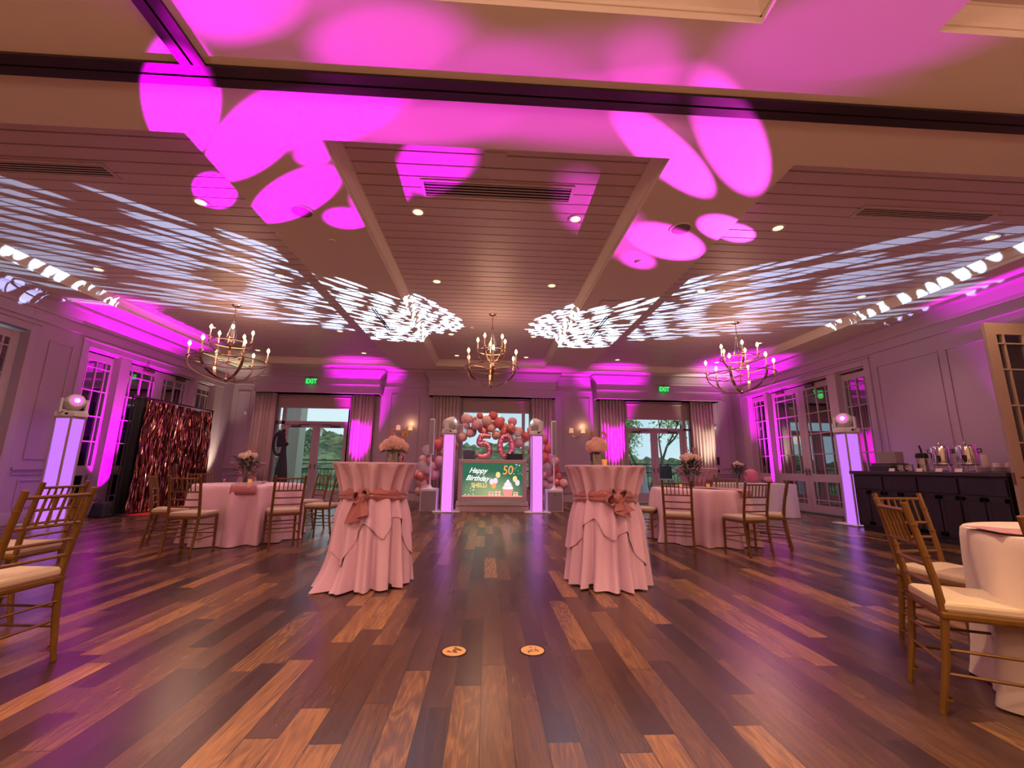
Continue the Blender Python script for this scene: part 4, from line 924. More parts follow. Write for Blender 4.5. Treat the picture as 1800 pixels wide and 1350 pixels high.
# ------------------------------------------------------------------ tinsel backdrop on the left
def backdrop():
    X = -7.35; y0, y1 = 9.12, 11.72; H = 2.42
    t = thing('backdrop_stand', 'black photo backdrop frame with two upright poles on the left', 'backdrop stand', (X, (y0+y1)/2, 0))
    dy = (y1-y0)/2
    for s in (-1, 1):
        b = MB(); b.tube([(0, s*dy, 0), (0, s*dy, H)], .016, 8); b.build('pole', M_BLACK, t)
        b = MB(); b.tube([(-.25, s*dy, .02), (.28, s*dy, .02)], .013, 6); b.tube([(0, s*dy-.2, .02), (0, s*dy+.2, .02)], .013, 6); b.build('foot', M_BLACK, t)
    b = MB(); b.tube([(0, -dy-.03, H), (0, dy+.03, H)], .016, 8); b.build('crossbar', M_BLACK, t)
    def drape(a, c, x, m, name, lab, cat, amp=.03, k=14, zb=.03):
        b = MB(); n = 110; zs = [zb, .8, 1.6, H-.02]; vs = []
        for j, z in enumerate(zs):
            for i in range(n+1):
                q = i/n; vs.append((x+amp*math.sin(2*PI*k*q+.3*j), a+(c-a)*q, z))
        b._v(vs, [(j*(n+1)+i, j*(n+1)+i+1, (j+1)*(n+1)+i+1, (j+1)*(n+1)+i) for j in range(3) for i in range(n)])
        o = b.build(name, m, smooth=True); s = o.modifiers.new('thickness', 'SOLIDIFY'); s.thickness = .004; return tag(o, lab, cat)
    drape(y0+.03, y1-.02, X-.01, mat('black_velvet', (.008, .007, .009), .95), 'backdrop_drape', 'black drape hanging behind the tinsel curtain', 'drape')
    # tinsel: metallic foil strips, one curtain
    rnd = random.Random(3); ms = [mat('rose_gold_foil', (.36, .12, .13), .14, metal=1), mat('copper_foil', (.85, .50, .46), .10, metal=1), mat('dark_rose_foil', (.14, .03, .04), .3, metal=1)]
    t2 = thing('tinsel_curtain', 'rose gold foil fringe curtain shimmering over the black drape', 'fringe curtain', (X+.06, 0, 0))
    b = MB(); b.box(-.005, .012, 9.45, 11.50, H-.09, H-.03); b.build('header_band', ms[0], t2)
    b = MB(); a, c = 9.45, 11.50
    for k in range(760):
        b.mi = rnd.choice([0, 0, 1, 2, 2, 0]); q = rnd.random(); y = a+(c-a)*q; n = 26; w = rnd.uniform(.004, .010); x = rnd.uniform(.0, .07); ph = rnd.random()*6; tw = rnd.uniform(4, 26); dr = (q-.55)*.30*rnd.uniform(.5, 1.2); zb = rnd.uniform(.02, .14); vs = []
        zt = H-.06-(.10*math.exp(-((q-.74)/.06)**2))
        for i in range(n+1):
            s = i/n; z = zt+(zb-zt)*s; an = ph+tw*s+.8*math.sin(7*s+ph); yy = y+dr*s+.02*math.sin(5*s+ph); xx = x+.04*s+.015*math.sin(4*s+ph)
            vs += [(xx-w*math.sin(an), yy-w*math.cos(an), z), (xx+w*math.sin(an), yy+w*math.cos(an), z)]
        b._v(vs, [(2*i, 2*i+1, 2*i+3, 2*i+2) for i in range(n)])
    b.build('foil_strips', ms, t2)
backdrop()
b = MB(); b.box(-7.35, -6.10, 9.30, 11.6, .001, .012); tag(b.build('red_rug', mat('red_carpet', (.55, .02, .02), .9), bevel=.003), 'bright red carpet on the floor below the tinsel curtain', 'rug')
t = thing('sandbag', 'black weight bag at the foot of the backdrop pole', 'weight bag', (-7.45, 8.98, 0)); b = MB(); b.cbox((0, 0, .14), (.30, .22, .28), taper=.75); b.build('bag', M_BLACK, t, bevel=.03); b = MB(); b.tube([(0, 0, .26), (-.08, 0, .34), (-.16, -.1, .30)], .012, 6); b.build('strap', M_BLACK, t)
# black wreath and draped stand in front of the far left doors
t = thing('draped_stand', 'tall black draped stand with a looped black wreath in front of the far left doors', 'draped stand', (-5.62, 12.2, 0))
b = MB(); b.lathe([(.20, .0), (.19, .3), (.16, .6), (.12, 1.0), (.07, 1.35), (.05, 1.55), (.06, 1.62), (.03, 1.66)], 24, c=(0, 0, 0), fn=lambda r, z, a, i: (r*(1+.10*math.sin(9*a)), z)); b.build('drape', M_BLACK, t, smooth=True)
b = MB(); b.tube([(-.14+.15*math.cos(q), 0, 1.62+.32*math.sin(q)) for q in [PI*.35+2*PI*k/26 for k in range(24)]], .035, 8); b.build('loop', M_BLACK, t, smooth=True)
b = MB(); b.cbox((-.10, 0, 1.72), (.20, .08, .40)); b.ball((-.05, 0, 1.97), .05); b.ball((.05, 0, 1.60), .06); b.build('ornament', M_BLACK, t, bevel=.02)

# ------------------------------------------------------------------ lit pillars and moving heads
M_GLOWP = emat('lit_fabric_violet', (.58, .18, 1.0), 1.0, True); M_GLOWS = emat('lit_fabric_pink', (.78, .22, 1.0), 1.1, True)
def pillar(x, y, m, lab):
    t = thing('light_pillar', lab, 'light pillar', (x, y, 0), 0, 'glowing fabric covered pillars'); w = .13
    b = MB(); b.cbox((0, 0, .012), (.62, .62, .02)); b.build('base_plate', M_WHITEP, t, bevel=.004)
    b = MB()
    for sx in (-1, 1):
        for sy in (-1, 1): b.box(sx*w-.012, sx*w+.012, sy*w-.012, sy*w+.012, .02, 1.80)
    b.box(-w-.02, w+.02, -w-.02, w+.02, 1.80, 1.83); b.build('truss', mat('truss_edge', (.45, .32, .34), .5), t)
    for k in range(4):
        b = MB(); n = 16; vs = []; R = Matrix.Rotation(k*PI/2, 3, 'Z')
        for i in range(n+1):
            z = .025+1.775*i/n; pin = .020*(math.sin(PI*i/n)**.5)
            for sx in (-1, -.5, 0, .5, 1): vs.append(R @ Vector((sx*(w-.014-pin*.5), -w-.006+.008*math.sin(PI*i/n), z)))
        b._v(vs, [(5*i+j, 5*i+j+1, 5*i+6+j, 5*i+5+j) for i in range(n) for j in range(4)]); b.build('fabric_panel', m, t, smooth=True)
def moving_head(x, y, d, lab, lens, small=False):
    t = thing('moving_head_light', lab, 'stage light', (x, y, 1.83), 0, 'white moving head stage lights'); d = Vector(d).normalized()
    b = MB(); b.cbox((0, 0, .05), (.36, .26, .09)); b.build('base', M_WHITEP, t, bevel=.012)
    b = MB(); b.cbox((.03, -.132, .055), (.05, .004, .035)); b.build('display', M_BLACK, t)
    h = Vector((d.x, d.y, 0)).normalized(); s = Vector((-h.y, h.x, 0)); rz = math.atan2(h.y, h.x)
    b = MB()
    for q in (-1, 1): c = s*q*.165; b.cbox((c.x, c.y, .20), (.12, .035, .26), rz=rz)
    b.cbox((0, 0, .11), (.12, .36, .03), rz=rz); b.build('yoke', M_WHITEP, t, bevel=.012)
    C = Vector((0, 0, .26)); M = d.to_track_quat('Z', 'Y').to_matrix().to_4x4(); M.translation = C
    b = MB(); b.T = M; b.lathe([(.001, -.17), (.09, -.165), (.135, -.11), (.145, -.02), (.14, .08), (.115, .145), (.085, .15)], 28); b.build('head', M_WHITEP, t, smooth=True)
    b = MB(); b.T = M; b.lathe([(.036, .160), (.082, .153)], 24, cap=False); b.build('lens', lens[0], t, smooth=True)
    b = MB(); b.T = M; b.lathe([(.001, .164), (.036, .160)], 20, cap=False); b.build('lamp_core', lens[1], t, smooth=True)
M_LENSM = (emat('lens_glow_magenta', (1, .10, .75), 1.2), emat('lens_core_magenta', (1, .7, 1), 12)); M_LENSW = (emat('lens_glow_white', (.7, .7, .8), .5), emat('lens_core_white', (.9, .95, 1), 8))
HZ = 2.09
pillar(-7.47, 8.03, M_GLOWP, 'glowing violet pillar against the left wall behind the nearest chairs'); pillar(7.43, 8.43, M_GLOWP, 'glowing violet pillar against the right wall beside the dark counter')
pillar(-.93, 10.5, M_GLOWS, 'glowing pink pillar at the left side of the booth'); pillar(1.21, 10.5, M_GLOWS, 'glowing pink pillar at the right side of the booth')
moving_head(-7.47, 8.03, (6.97, -4.63, 1.87), 'white moving head light glaring magenta on the left wall pillar', M_LENSM)
moving_head(7.43, 8.43, (-6.93, -5.03, 1.86), 'white moving head light glaring magenta on the right wall pillar', M_LENSM)
moving_head(-.93, 10.5, (4.83, -2.4, 2.0), 'white moving head light on the pillar left of the booth, lens turned right', M_LENSW)
moving_head(1.21, 10.5, (-4.66, -2.6, 2.0), 'white moving head light on the pillar right of the booth, lens turned left', M_LENSW)

# ------------------------------------------------------------------ column speakers
def speaker(x, lab):
    t = thing('column_speaker', lab, 'speaker', (x, 10.6, 0), 0, 'white column speakers beside the booth')
    b = MB(); b.box(-.20, .20, -.12, .33, .0, .52); b.build('subwoofer', M_WHITEP, t, bevel=.015)
    mg = mat('grey_speaker_grille', (.26, .20, .21), .6)
    b = MB(); b.box(-.175, .175, -.130, -.118, .03, .47); g = b.build('grille', mg, t, bevel=.004); b = MB(); b.box(-.012, .012, -.134, -.129, .37, .43); b.build('badge', M_CHROME, g)
    b = MB(); b.tube([(0, 0, .52), (0, 0, 1.34)], .022, 10); b.lathe([(.12, .52), (.05, .56), (.025, .62)], 20, cap=False); b.build('pole', M_WHITEP, t, smooth=True)
    b = MB(); b.box(-.058, .058, -.05, .06, 1.32, 2.20); c = b.build('column', M_WHITEP, t, bevel=.01); b = MB(); b.box(-.045, .045, -.056, -.049, 1.35, 2.17); b.build('grille', mg, c)
speaker(-1.37, 'white column speaker and subwoofer left of the booth'); speaker(1.65, 'white column speaker and subwoofer right of the booth')

# ------------------------------------------------------------------ booth with screen
def booth():
    t = thing('dj_booth', 'pinkish white disc jockey booth with a built-in birthday screen', 'booth', (.14, 10.44, 0)); m = mat('booth_panel', (.50, .38, .38), .45)
    b = MB(); b.box(-.86, .86, 0, .62, 0, .13); b.box(-.86, .86, -.01, .60, .14, .23); b.build('plinth', m, t, bevel=.006)
    b = MB(); b.box(-.82, -.72, .03, .10, .25, 1.23); b.box(.72, .82, .03, .10, .25, 1.23); b.box(-.80, .80, .01, .12, 1.135, 1.22); b.box(-.80, .80, .01, .12, .25, .35)
    for sx in (-1, 1):
        for z in (1.18, .30): b.lathe([(.022, -.004), (.018, .004)], 12, c=(0, 0, 0)) if False else b.tube([(sx*.76, .012, z), (sx*.76, .002, z)], .020, 12)
    b.build('frame', m, t, bevel=.004)
    b = MB(); b.box(-.82, .82, .10, .62, 1.19, 1.225); b.box(-.80, -.77, .12, .60, .23, 1.19); b.box(.77, .80, .12, .60, .23, 1.19); b.build('tabletop', m, t, bevel=.004)
    sm = bpy.data.materials.new('screen_backdrop'); sm.use_nodes = True; nt = sm.node_tree; bs = nt.nodes['Principled BSDF']; bs.inputs['Base Color'].default_value = (.01, .01, .01, 1)
    tc = nt.nodes.new('ShaderNodeTexCoord'); mp = nt.nodes.new('ShaderNodeMapping'); mp.inputs['Location'].default_value = (.05, 0, -.80); mp.inputs['Scale'].default_value = (1.15, 0, 1.9); nt.links.new(tc.outputs['Object'], mp.inputs[0])
    gr = nt.nodes.new('ShaderNodeTexGradient'); gr.gradient_type = 'SPHERICAL'; nt.links.new(mp.outputs[0], gr.inputs[0]); cr = nt.nodes.new('ShaderNodeValToRGB')
    cr.color_ramp.elements[0].color = (.012, .13, .07, 1); cr.color_ramp.elements[1].color = (.36, .44, .22, 1); cr.color_ramp.elements[1].position = .9; nt.links.new(gr.outputs['Fac'], cr.inputs[0])
    nt.links.new(cr.outputs[0], bs.inputs['Emission Color']); bs.inputs['Emission Strength'].default_value = 1.0; sm.cycles.emission_sampling = 'NONE'
    b = MB(); b.box(-.72, .72, .045, .06, .35, 1.135); s = b.build('screen', sm, t)
    e = lambda n, c, k=1.0: emat('screen_'+n, c, k)
    WH, GO, PK, OR, LV = e('white', (1, 1, 1), 1.1), e('gold', (1, .72, .28), 1.0), e('pink', (1, .32, .28), .95), e('orange', (1, .42, .10), 1.0), e('lilac', (.85, .72, .95), 1.0)
    Y = .043
    def text(body, x, z, size, m, shear=0, off=.002, sx=1.0, rot=0):
        text_mesh('screen_lettering', body, size, m, s, (x, Y, z), sx, shear, off, 0, -rot)
    text('Happy', -.36, .955, .17, WH, .45, .003, .95, -.02); text('Birthday', -.37, .775, .17, WH, .45, .003, .95, -.04); text('SHELLI', -.32, .61, .135, GO, 0, .003, .95)
    text('50', .36, .965, .30, OR, .12, .001, .85)
    def blob(x, z, rx, rz, m, name='balloon_picture', y=Y-.001, n=18):
        b = MB(); b._v([(x+rx*math.cos(2*PI*k/n), y, z+rz*math.sin(2*PI*k/n)) for k in range(n)], [tuple(range(n))]); b.build(name, m, s)
    for x, z, m in ((.13, .86, GO), (.54, .77, GO), (-.02, .70, LV), (.07, .72, LV), (.60, .68, LV), (.03, .61, OR)): blob(x, z, .055, .072, m)
    b = MB(); b._v([(.24, Y-.002, .53), (.50, Y-.002, .53), (.46, Y-.002, .37), (.28, Y-.002, .37)], [(0,1,2,3)]); b.build('cupcake_case', PK, s)
    for k, (w, z) in enumerate(((.135, .555), (.115, .60), (.09, .645), (.06, .685), (.03, .72))): blob(.37, z, w, .032, LV if k % 2 else WH, 'cupcake_icing', Y-.003-.0005*k)
    for x, r in ((-.03, .055), (.13, .065), (.56, .055)):
        b = MB(); b._v([(x-r, Y-.002, .37), (x+r, Y-.002, .37), (x+r, Y-.002, .37+1.7*r), (x-r, Y-.002, .37+1.7*r)], [(0,1,2,3)]); b.build('gift_picture', e('peach', (1, .62, .50)), s)
        b = MB(); b._v([(x-.01, Y-.003, .37), (x+.01, Y-.003, .37), (x+.01, Y-.003, .37+1.9*r), (x-.01, Y-.003, .37+1.9*r)], [(0,1,2,3)]); b._v([(x-r, Y-.003, .42), (x+r, Y-.003, .42), (x+r, Y-.003, .435), (x-r, Y-.003, .435)], [(0,1,2,3)]); b.build('gift_ribbon', e('coral', (.9, .15, .12), .9), s)
    b = MB(); b._v([(-.72, Y-.001, .35), (.72, Y-.001, .35), (.72, Y-.001, .378), (-.72, Y-.001, .378)], [(0,1,2,3)]); b.build('table_picture', PK, s)
    rnd = random.Random(4); b = MB()
    for k in range(30):
        if k < 16: x, z = rnd.uniform(-.70, -.42), rnd.uniform(.38, .60)
        else: x, z = rnd.uniform(.50, .71), rnd.uniform(.82, 1.12)
        r = rnd.uniform(.005, .014); b._v([(x+r*math.cos(2*PI*q/8), Y-.001, z+r*math.sin(2*PI*q/8)) for q in range(8)], [tuple(range(8))])
    b.build('confetti_dots', e('dotwhite', (1, .95, .85), 1.0), s)
booth()
t = thing('laptop', 'dark laptop open on the left end of the booth top', 'laptop', (-.44, 10.78, 1.225), .12); b = MB(); b.cbox((0, 0, .01), (.30, .22, .018)); b.build('keyboard_deck', M_BLACK, t, bevel=.004)
b = MB(); b.cbox((0, .13, .125), (.30, .008, .22), rx=-.2); b.build('lid', mat('laptop_lid', (.025, .02, .04), .4), t, bevel=.004)
t = thing('mixer_case', 'black equipment case standing on the right end of the booth top', 'case', (.68, 10.75, 1.225)); b = MB(); b.cbox((0, 0, .075), (.40, .24, .15)); b.build('body', M_BLACK, t, bevel=.006); b = MB(); b.cbox((0, 0, .135), (.404, .244, .004)); b.build('lid_seam', mat('seam_metal', (.08, .07, .08), .3, metal=1), t)

# ------------------------------------------------------------------ number balloons and garland
M_FOILP = mat('rose_foil_balloon', (.80, .32, .42), .2, metal=.9, coat=.3)
def foil_digit(pts, r, lab, closed=False):
    c = Vector((sum(p[0] for p in pts)/len(pts), 10.92, min(p[1] for p in pts))); b = MB()
    P = [(p[0]-c.x, 0, p[1]-c.z) for p in pts]
    sub = []; n = len(P)
    for i in range(n if closed else n-1):
        p0, p1, p2, p3 = (Vector(P[(i-1) % n if closed else max(i-1, 0)]), Vector(P[i]), Vector(P[(i+1) % n]), Vector(P[(i+2) % n if closed else min(i+2, n-1)]))
        for k in range(5): u = k/5; sub.append(.5*((2*p1)+(-p0+p2)*u+(2*p0-5*p1+4*p2-p3)*u*u+(-p0+3*p1-3*p2+p3)*u**3))
    if not closed: sub.append(Vector(P[-1]))
    m = len(sub); rr = [r*(1+.035*math.sin(i*1.3)) for i in range(m)]
    if not closed: rr[0] = r*.5; rr[-1] = r*.5
    b.tube(sub, rr, 14, closed=closed); o = b.build('number_balloon', M_FOILP, smooth=True, loc=c); return tag(o, lab, 'foil balloon', 'shiny rose foil number balloons')
S_ = 10.92/10.5
f5 = [(.08, 1.79), (-.02, 1.80), (-.14, 1.78), (-.19, 1.71), (-.20, 1.60), (-.08, 1.61), (.01, 1.56), (.05, 1.46), (.03, 1.36), (-.06, 1.30), (-.17, 1.30), (-.26, 1.35)]
foil_digit([(x*S_, 1.05+(z-1.05)*S_) for x, z in f5], .076, 'shiny rose foil balloon shaped like the number five')
f0 = [(.455+.15*math.cos(a), 1.55+.25*math.sin(a)) for a in [2*PI*k/14 for k in range(14)]]
foil_digit([(x*S_, 1.05+(z-1.05)*S_) for x, z in f0], .076, 'shiny rose foil balloon shaped like a zero', True)
def balloons():
    rnd = random.Random(21)
    cols = {'coral': mat('coral_latex', (.66, .14, .12), .22, coat=.5), 'pink': mat('pink_latex', (.74, .36, .42), .3, coat=.3), 'peach': mat('peach_latex', (.80, .48, .40), .25, coat=.4), 'rose gold': mat('rose_gold_latex', (.66, .22, .16), .2, metal=.35, coat=.4),
            'clear': mat('clear_latex', (.85, .78, .76), .15, alpha=.30, coat=.5)}
    path = [(-1.62, .35), (-1.60, .75), (-1.50, 1.15), (-1.28, 1.50), (-1.0, 1.85), (-.62, 2.12), (-.2, 2.18), (.25, 2.16), (.65, 2.10), (1.0, 1.88), (1.30, 1.52), (1.58, 1.15), (1.70, .75), (1.72, .35)]
    ORD = lambda k: '%d%s' % (k, 'th' if 10 <= k % 100 <= 20 else {1: 'st', 2: 'nd', 3: 'rd'}.get(k % 10, 'th'))
    protos = {}; n = 104; B = []; cnt = {}
    for k in range(n):
        u = k/(n-1)*(len(path)-1); i = min(int(u), len(path)-2); f = u-i; x = path[i][0]*(1-f)+path[i+1][0]*f; z = path[i][1]*(1-f)+path[i+1][1]*f
        x += rnd.uniform(-.20, .20); z += rnd.uniform(-.13, .13); cn = rnd.choices(['coral', 'pink', 'peach', 'rose gold', 'clear'], [3, 4, 4, 2, 2])[0]
        B.append([Vector((x, 11.45+rnd.uniform(-.12, .18), max(z, .15))), rnd.choice([.09, .11, .125, .14]), cn])
    for it in range(60):
        for a in range(n):
            for c in range(a+1, n):
                d = B[a][0]-B[c][0]; m = (B[a][1]+B[c][1])*.97
                if d.length < m: v = d.normalized()*(m-d.length)*.5; B[a][0] += v; B[c][0] -= v
        for q in B:
            q[0].z = max(q[0].z, q[1]*1.1); q[0].y = min(max(q[0].y, 11.22), 11.95)
    for (p, r, cn) in B:
        cnt[cn] = cnt.get(cn, 0)+1
        lab = '%s %s balloon of the garland, counted along the arch from its lower left end' % (ORD(cnt[cn]), cn); grp = '%s balloons of the birthday garland' % cn
        if cn not in protos:
            b = MB(); b.ball((0, 0, 0), 1, 18, 12, (1, 1, 1.08), fn=lambda a, p: 1-.10*max(0, math.cos(p))); b.lathe([(.05, -1.06), (.09, -1.14), (.04, -1.12)], 8, cap=False)
            o = b.build('balloon', cols[cn], smooth=True); protos[cn] = o
        else: o = protos[cn].copy(); COL.objects.link(o)
        o.location = p; o.scale = (r, r, r); o.rotation_euler = (rnd.uniform(-.8, .8), rnd.uniform(-.8, .8), rnd.random()*6); tag(o, lab, 'balloon', grp)
balloons()

# ------------------------------------------------------------------ coffee counter on the right
def counter():
    m = mat('espresso_wood', (.014, .007, .007), .5, noise=(12, .3, (1, 1, .2))); mt = mat('dark_stone_top', (.05, .035, .038), .3)
    x0, x1, y0, y1, zt = 6.93, 7.75, 5.42, 7.86, 1.06
    t = thing('buffet_counter', 'long dark wood coffee counter along the right wall', 'counter', (x0, (y0+y1)/2, 0)); L = (y1-y0)/2; D = x1-x0
    b = MB(); b.box(.02, D, -L, L, .08, zt-.06); b.box(.06, D, -L+.03, L-.03, 0, .08); b.build('body', m, t, bevel=.004)
    b = MB(); b.box(-.03, D+.02, -L-.03, L+.03, zt-.06, zt); b.build('countertop', mt, t, bevel=.006)
    n = 4; w = 2*L/n
    for k in range(n):
        a = -L+k*w
        b = MB(); b.box(0, .02, a+.02, a+w-.02, .74, .96); d = b.build('drawer', m, t, bevel=.004)
        for q in (0, 1):
            aa = a+.02+q*(w/2-.01); cc = aa+w/2-.03; b = MB(); b.box(.004, .02, aa, cc, .11, .71); b.box(0, .012, aa, aa+.05, .11, .71); b.box(0, .012, cc-.05, cc, .11, .71); b.box(0, .012, aa, cc, .11, .17); b.box(0, .012, aa, cc, .65, .71)
            b.build('cabinet_door', m, t, bevel=.003)
counter()
ZT = 1.06
def urn(x, y, lab):
    t = thing('coffee_urn', lab, 'coffee urn', (x, y, ZT), .5, 'polished steel coffee urns')
    b = MB()
    for k in range(4): a = PI/4+k*PI/2; b.tube([(.125*math.cos(a), .125*math.sin(a), 0), (.11*math.cos(a), .11*math.sin(a), .12)], .010, 6)
    b.build('legs_frame', M_CHROME, t); b = MB(); b.lathe([(.10, .10), (.135, .115), (.135, .14)], 28, cap=False); b.build('tray', M_CHROME, t, smooth=True)
    b = MB(); b.lathe([(.09, .13), (.120, .14), (.124, .17), (.125, .37), (.124, .38)], 32); b.build('tank', M_CHROME, t, smooth=True)
    b = MB(); b.lathe([(.129, .38), (.118, .40), (.05, .425), (.02, .44), (.012, .46), (.02, .475), (.001, .48)], 28, cap=False); b.build('lid', M_CHROME, t, smooth=True)
    b = MB(); b.tube([(-.11, 0, .19), (-.18, 0, .19), (-.19, 0, .15)], .016, 8); b.cbox((-.175, 0, .225), (.02, .035, .05)); b.build('spigot', M_BLACK, t)
    for s in (-1, 1): b = MB(); b.tube([(0, s*.12, .34), (0, s*.155, .35), (0, s*.155, .30), (0, s*.12, .29)], .008, 6); b.build('handle', M_BLACK, t)
def yat(px, x):  # y on the counter for a photo direction
    return x*746/(px-857)
urn(7.30, 6.52, 'polished steel coffee urn left of the two on the counter'); urn(7.32, 6.16, 'polished steel coffee urn right of the two on the counter')
t = thing('airpot', 'steel vacuum coffee pot with black lid and raised handle', 'coffee pot', (7.24, 6.78, ZT), .6); b = MB(); b.lathe([(.07, 0), (.075, .02), (.072, .20), (.075, .22)], 24); b.build('body', M_CHROME, t, smooth=True)
b = MB(); b.lathe([(.080, .22), (.085, .25), (.07, .30), (.001, .305)], 24); b.cbox((-.09, 0, .28), (.08, .04, .03)); b.build('lid', M_BLACK, t, smooth=True); b = MB(); b.tube([(.06, 0, .28), (.0, 0, .36), (-.08, 0, .42)], .012, 6); b.build('handle', M_BLACK, t)
for x, y, lab in ((7.08, 7.00, 'small steel cream pitcher nearest the box on the counter'), (7.09, 6.86, 'small steel cream pitcher beside the vacuum pot')):
    t = thing('cream_pitcher', lab, 'pitcher', (x, y, ZT), 0, 'small steel pitchers'); b = MB(); b.lathe([(.035, 0), (.045, .03), (.038, .09), (.045, .115)], 18, cap=False); b.build('body', M_CHROME, t, smooth=True); b = MB(); b.tube([(0, .04, .10), (0, .075, .09), (0, .07, .04), (0, .042, .03)], .006, 6); b.build('handle', M_CHROME, t)
t = thing('condiment_rack', 'dark tiered condiment rack at the left end of the counter', 'rack', (7.25, 7.40, ZT)); b = MB(); b.cbox((0, 0, .05), (.36, .40, .10)); b.cbox((0, 0, .13), (.34, .42, .012)); b.build('drawer_base', mat('rack_black', (.03, .025, .025), .5), t, bevel=.004)
b = MB(); b.cbox((0, 0, .115), (.30, .38, .05)); b.build('shelf_box', mat('rack_grey', (.20, .17, .17), .5), t)
t = thing('carton', 'plain brown grey carton standing on the condiment rack', 'box', (7.30, 7.40, ZT+.142)); b = MB(); b.cbox((0, 0, .10), (.16, .34, .20)); b.build('body', mat('carton_board', (.26, .20, .19), .8), t, bevel=.003); b = MB(); b.cbox((0, 0, .201), (.162, .03, .002)); b.build('tape', mat('tape', (.3, .25, .2), .4), t)
M_CARD = mat('white_card', (.70, .58, .58), .7)
for k, (x, y, lab) in enumerate(((6.98, 7.08, 'left of the pitchers'), (6.98, 6.60, 'in front of the vacuum pot'), (6.98, 6.30, 'in front of the left urn'), (6.98, 6.02, 'in front of the right urn'))):
    t = thing('tent_card', 'small white tent card '+lab, 'card', (x, y, ZT), 0, 'small white tent cards on the counter'); b = MB(); b.prism([(-.02, 0), (.02, 0), (.001, .05), (-.001, .05)], -.05, .05, 'y') if False else b._v([(-.02, -.05, 0), (-.02, .05, 0), (0, .05, .05), (0, -.05, .05), (.02, -.05, 0), (.02, .05, 0)], [(0,1,2,3), (4,5,2,3)]); b.build('card_face', M_CARD, t)
for (x, y, h, n, lab) in ((7.25, 5.88, .24, 12, 'tall stack of white paper cups right of the urns'), (7.22, 5.72, .11, 5, 'short stack of white cups at the right end of the counter'), (7.22, 5.57, .11, 5, 'short cup stack beside the door leaf')):
    t = thing('cup_stack', lab, 'cups', (x, y, ZT), 0, 'stacks of paper cups on the counter')
    for k in range(n if n < 8 else 8):
        z = k*h/(n if n < 8 else 8); b = MB(); b.lathe([(.042-.0, z), (.036, z+.0)], 16) if False else b.lathe([(.045, z), (.046, z+.006), (.038, z+.045)], 16); b.build('cup', M_CARD, t, smooth=True)
for (x, y, lab) in ((7.05, 5.74, 'stack of white saucers in front of the cups'), (7.03, 5.54, 'stack of white plates at the right end of the counter')):
    t = thing('plate_stack', lab, 'plates', (x, y, ZT), 0, 'stacks of white plates'); 
    for k in range(4): b = MB(); b.lathe([(.05, k*.018), (.09, k*.018+.014), (.09, k*.018+.017), (.05, k*.018+.005)], 24); b.build('plate', M_CARD, t, smooth=True)

# ------------------------------------------------------------------ outside
struct(MB().box(-14, 14, BY+.3, 17.2, -.12, -.02).build('patio_floor', mat('patio_paving', (.35, .33, .31), .8)), 'pale paved balcony beyond the doors', 'patio')
def railing():
    M_R = mat('railing_black', (.015, .017, .018), .5)
    for k, (a, c) in enumerate(((-11, -4.4), (-4.3, 2.4), (2.5, 11.5))):
        t = thing('balcony_railing', 'black metal balcony railing section %s' % ('beyond the far left doors', 'beyond the booth window', 'beyond the far right doors')[k], 'railing', ((a+c)/2, 16.4, 0), 0, 'black balcony railing sections'); w = (c-a)/2
        b = MB(); b.box(-w, w, -.03, .03, 1.20, 1.24); b.box(-w, w, -.015, .015, 1.07, 1.10); b.box(-w, w, -.02, .02, .88, .92); b.box(-w, w, -.02, .02, .06, .10); b.build('rails', M_R, t)
        b = MB(); n = int(2*w/.13)
        for i in range(n): x = -w+.06+i*.13; b.box(x-.008, x+.008, -.008, .008, .10, .88)
        b.build('balusters', M_R, t)
        for x in (-w+.03, 0, w-.03): b = MB(); b.box(x-.03, x+.03, -.03, .03, -.02, 1.24); b.build('post', M_R, t)
railing()
M_COLUMN = mat('cream_stucco', (.62, .58, .44), .8, bump=(60, .2))
b = MB(); b.box(-7.09, -6.55, 15.2, 15.75, -.02, 4.6); b.box(-7.13, -6.51, 15.15, 15.80, -.02, .25); tag(b.build('porch_column', M_COLUMN, bevel=.02), 'cream stucco porch column outside the far left doors', 'column')
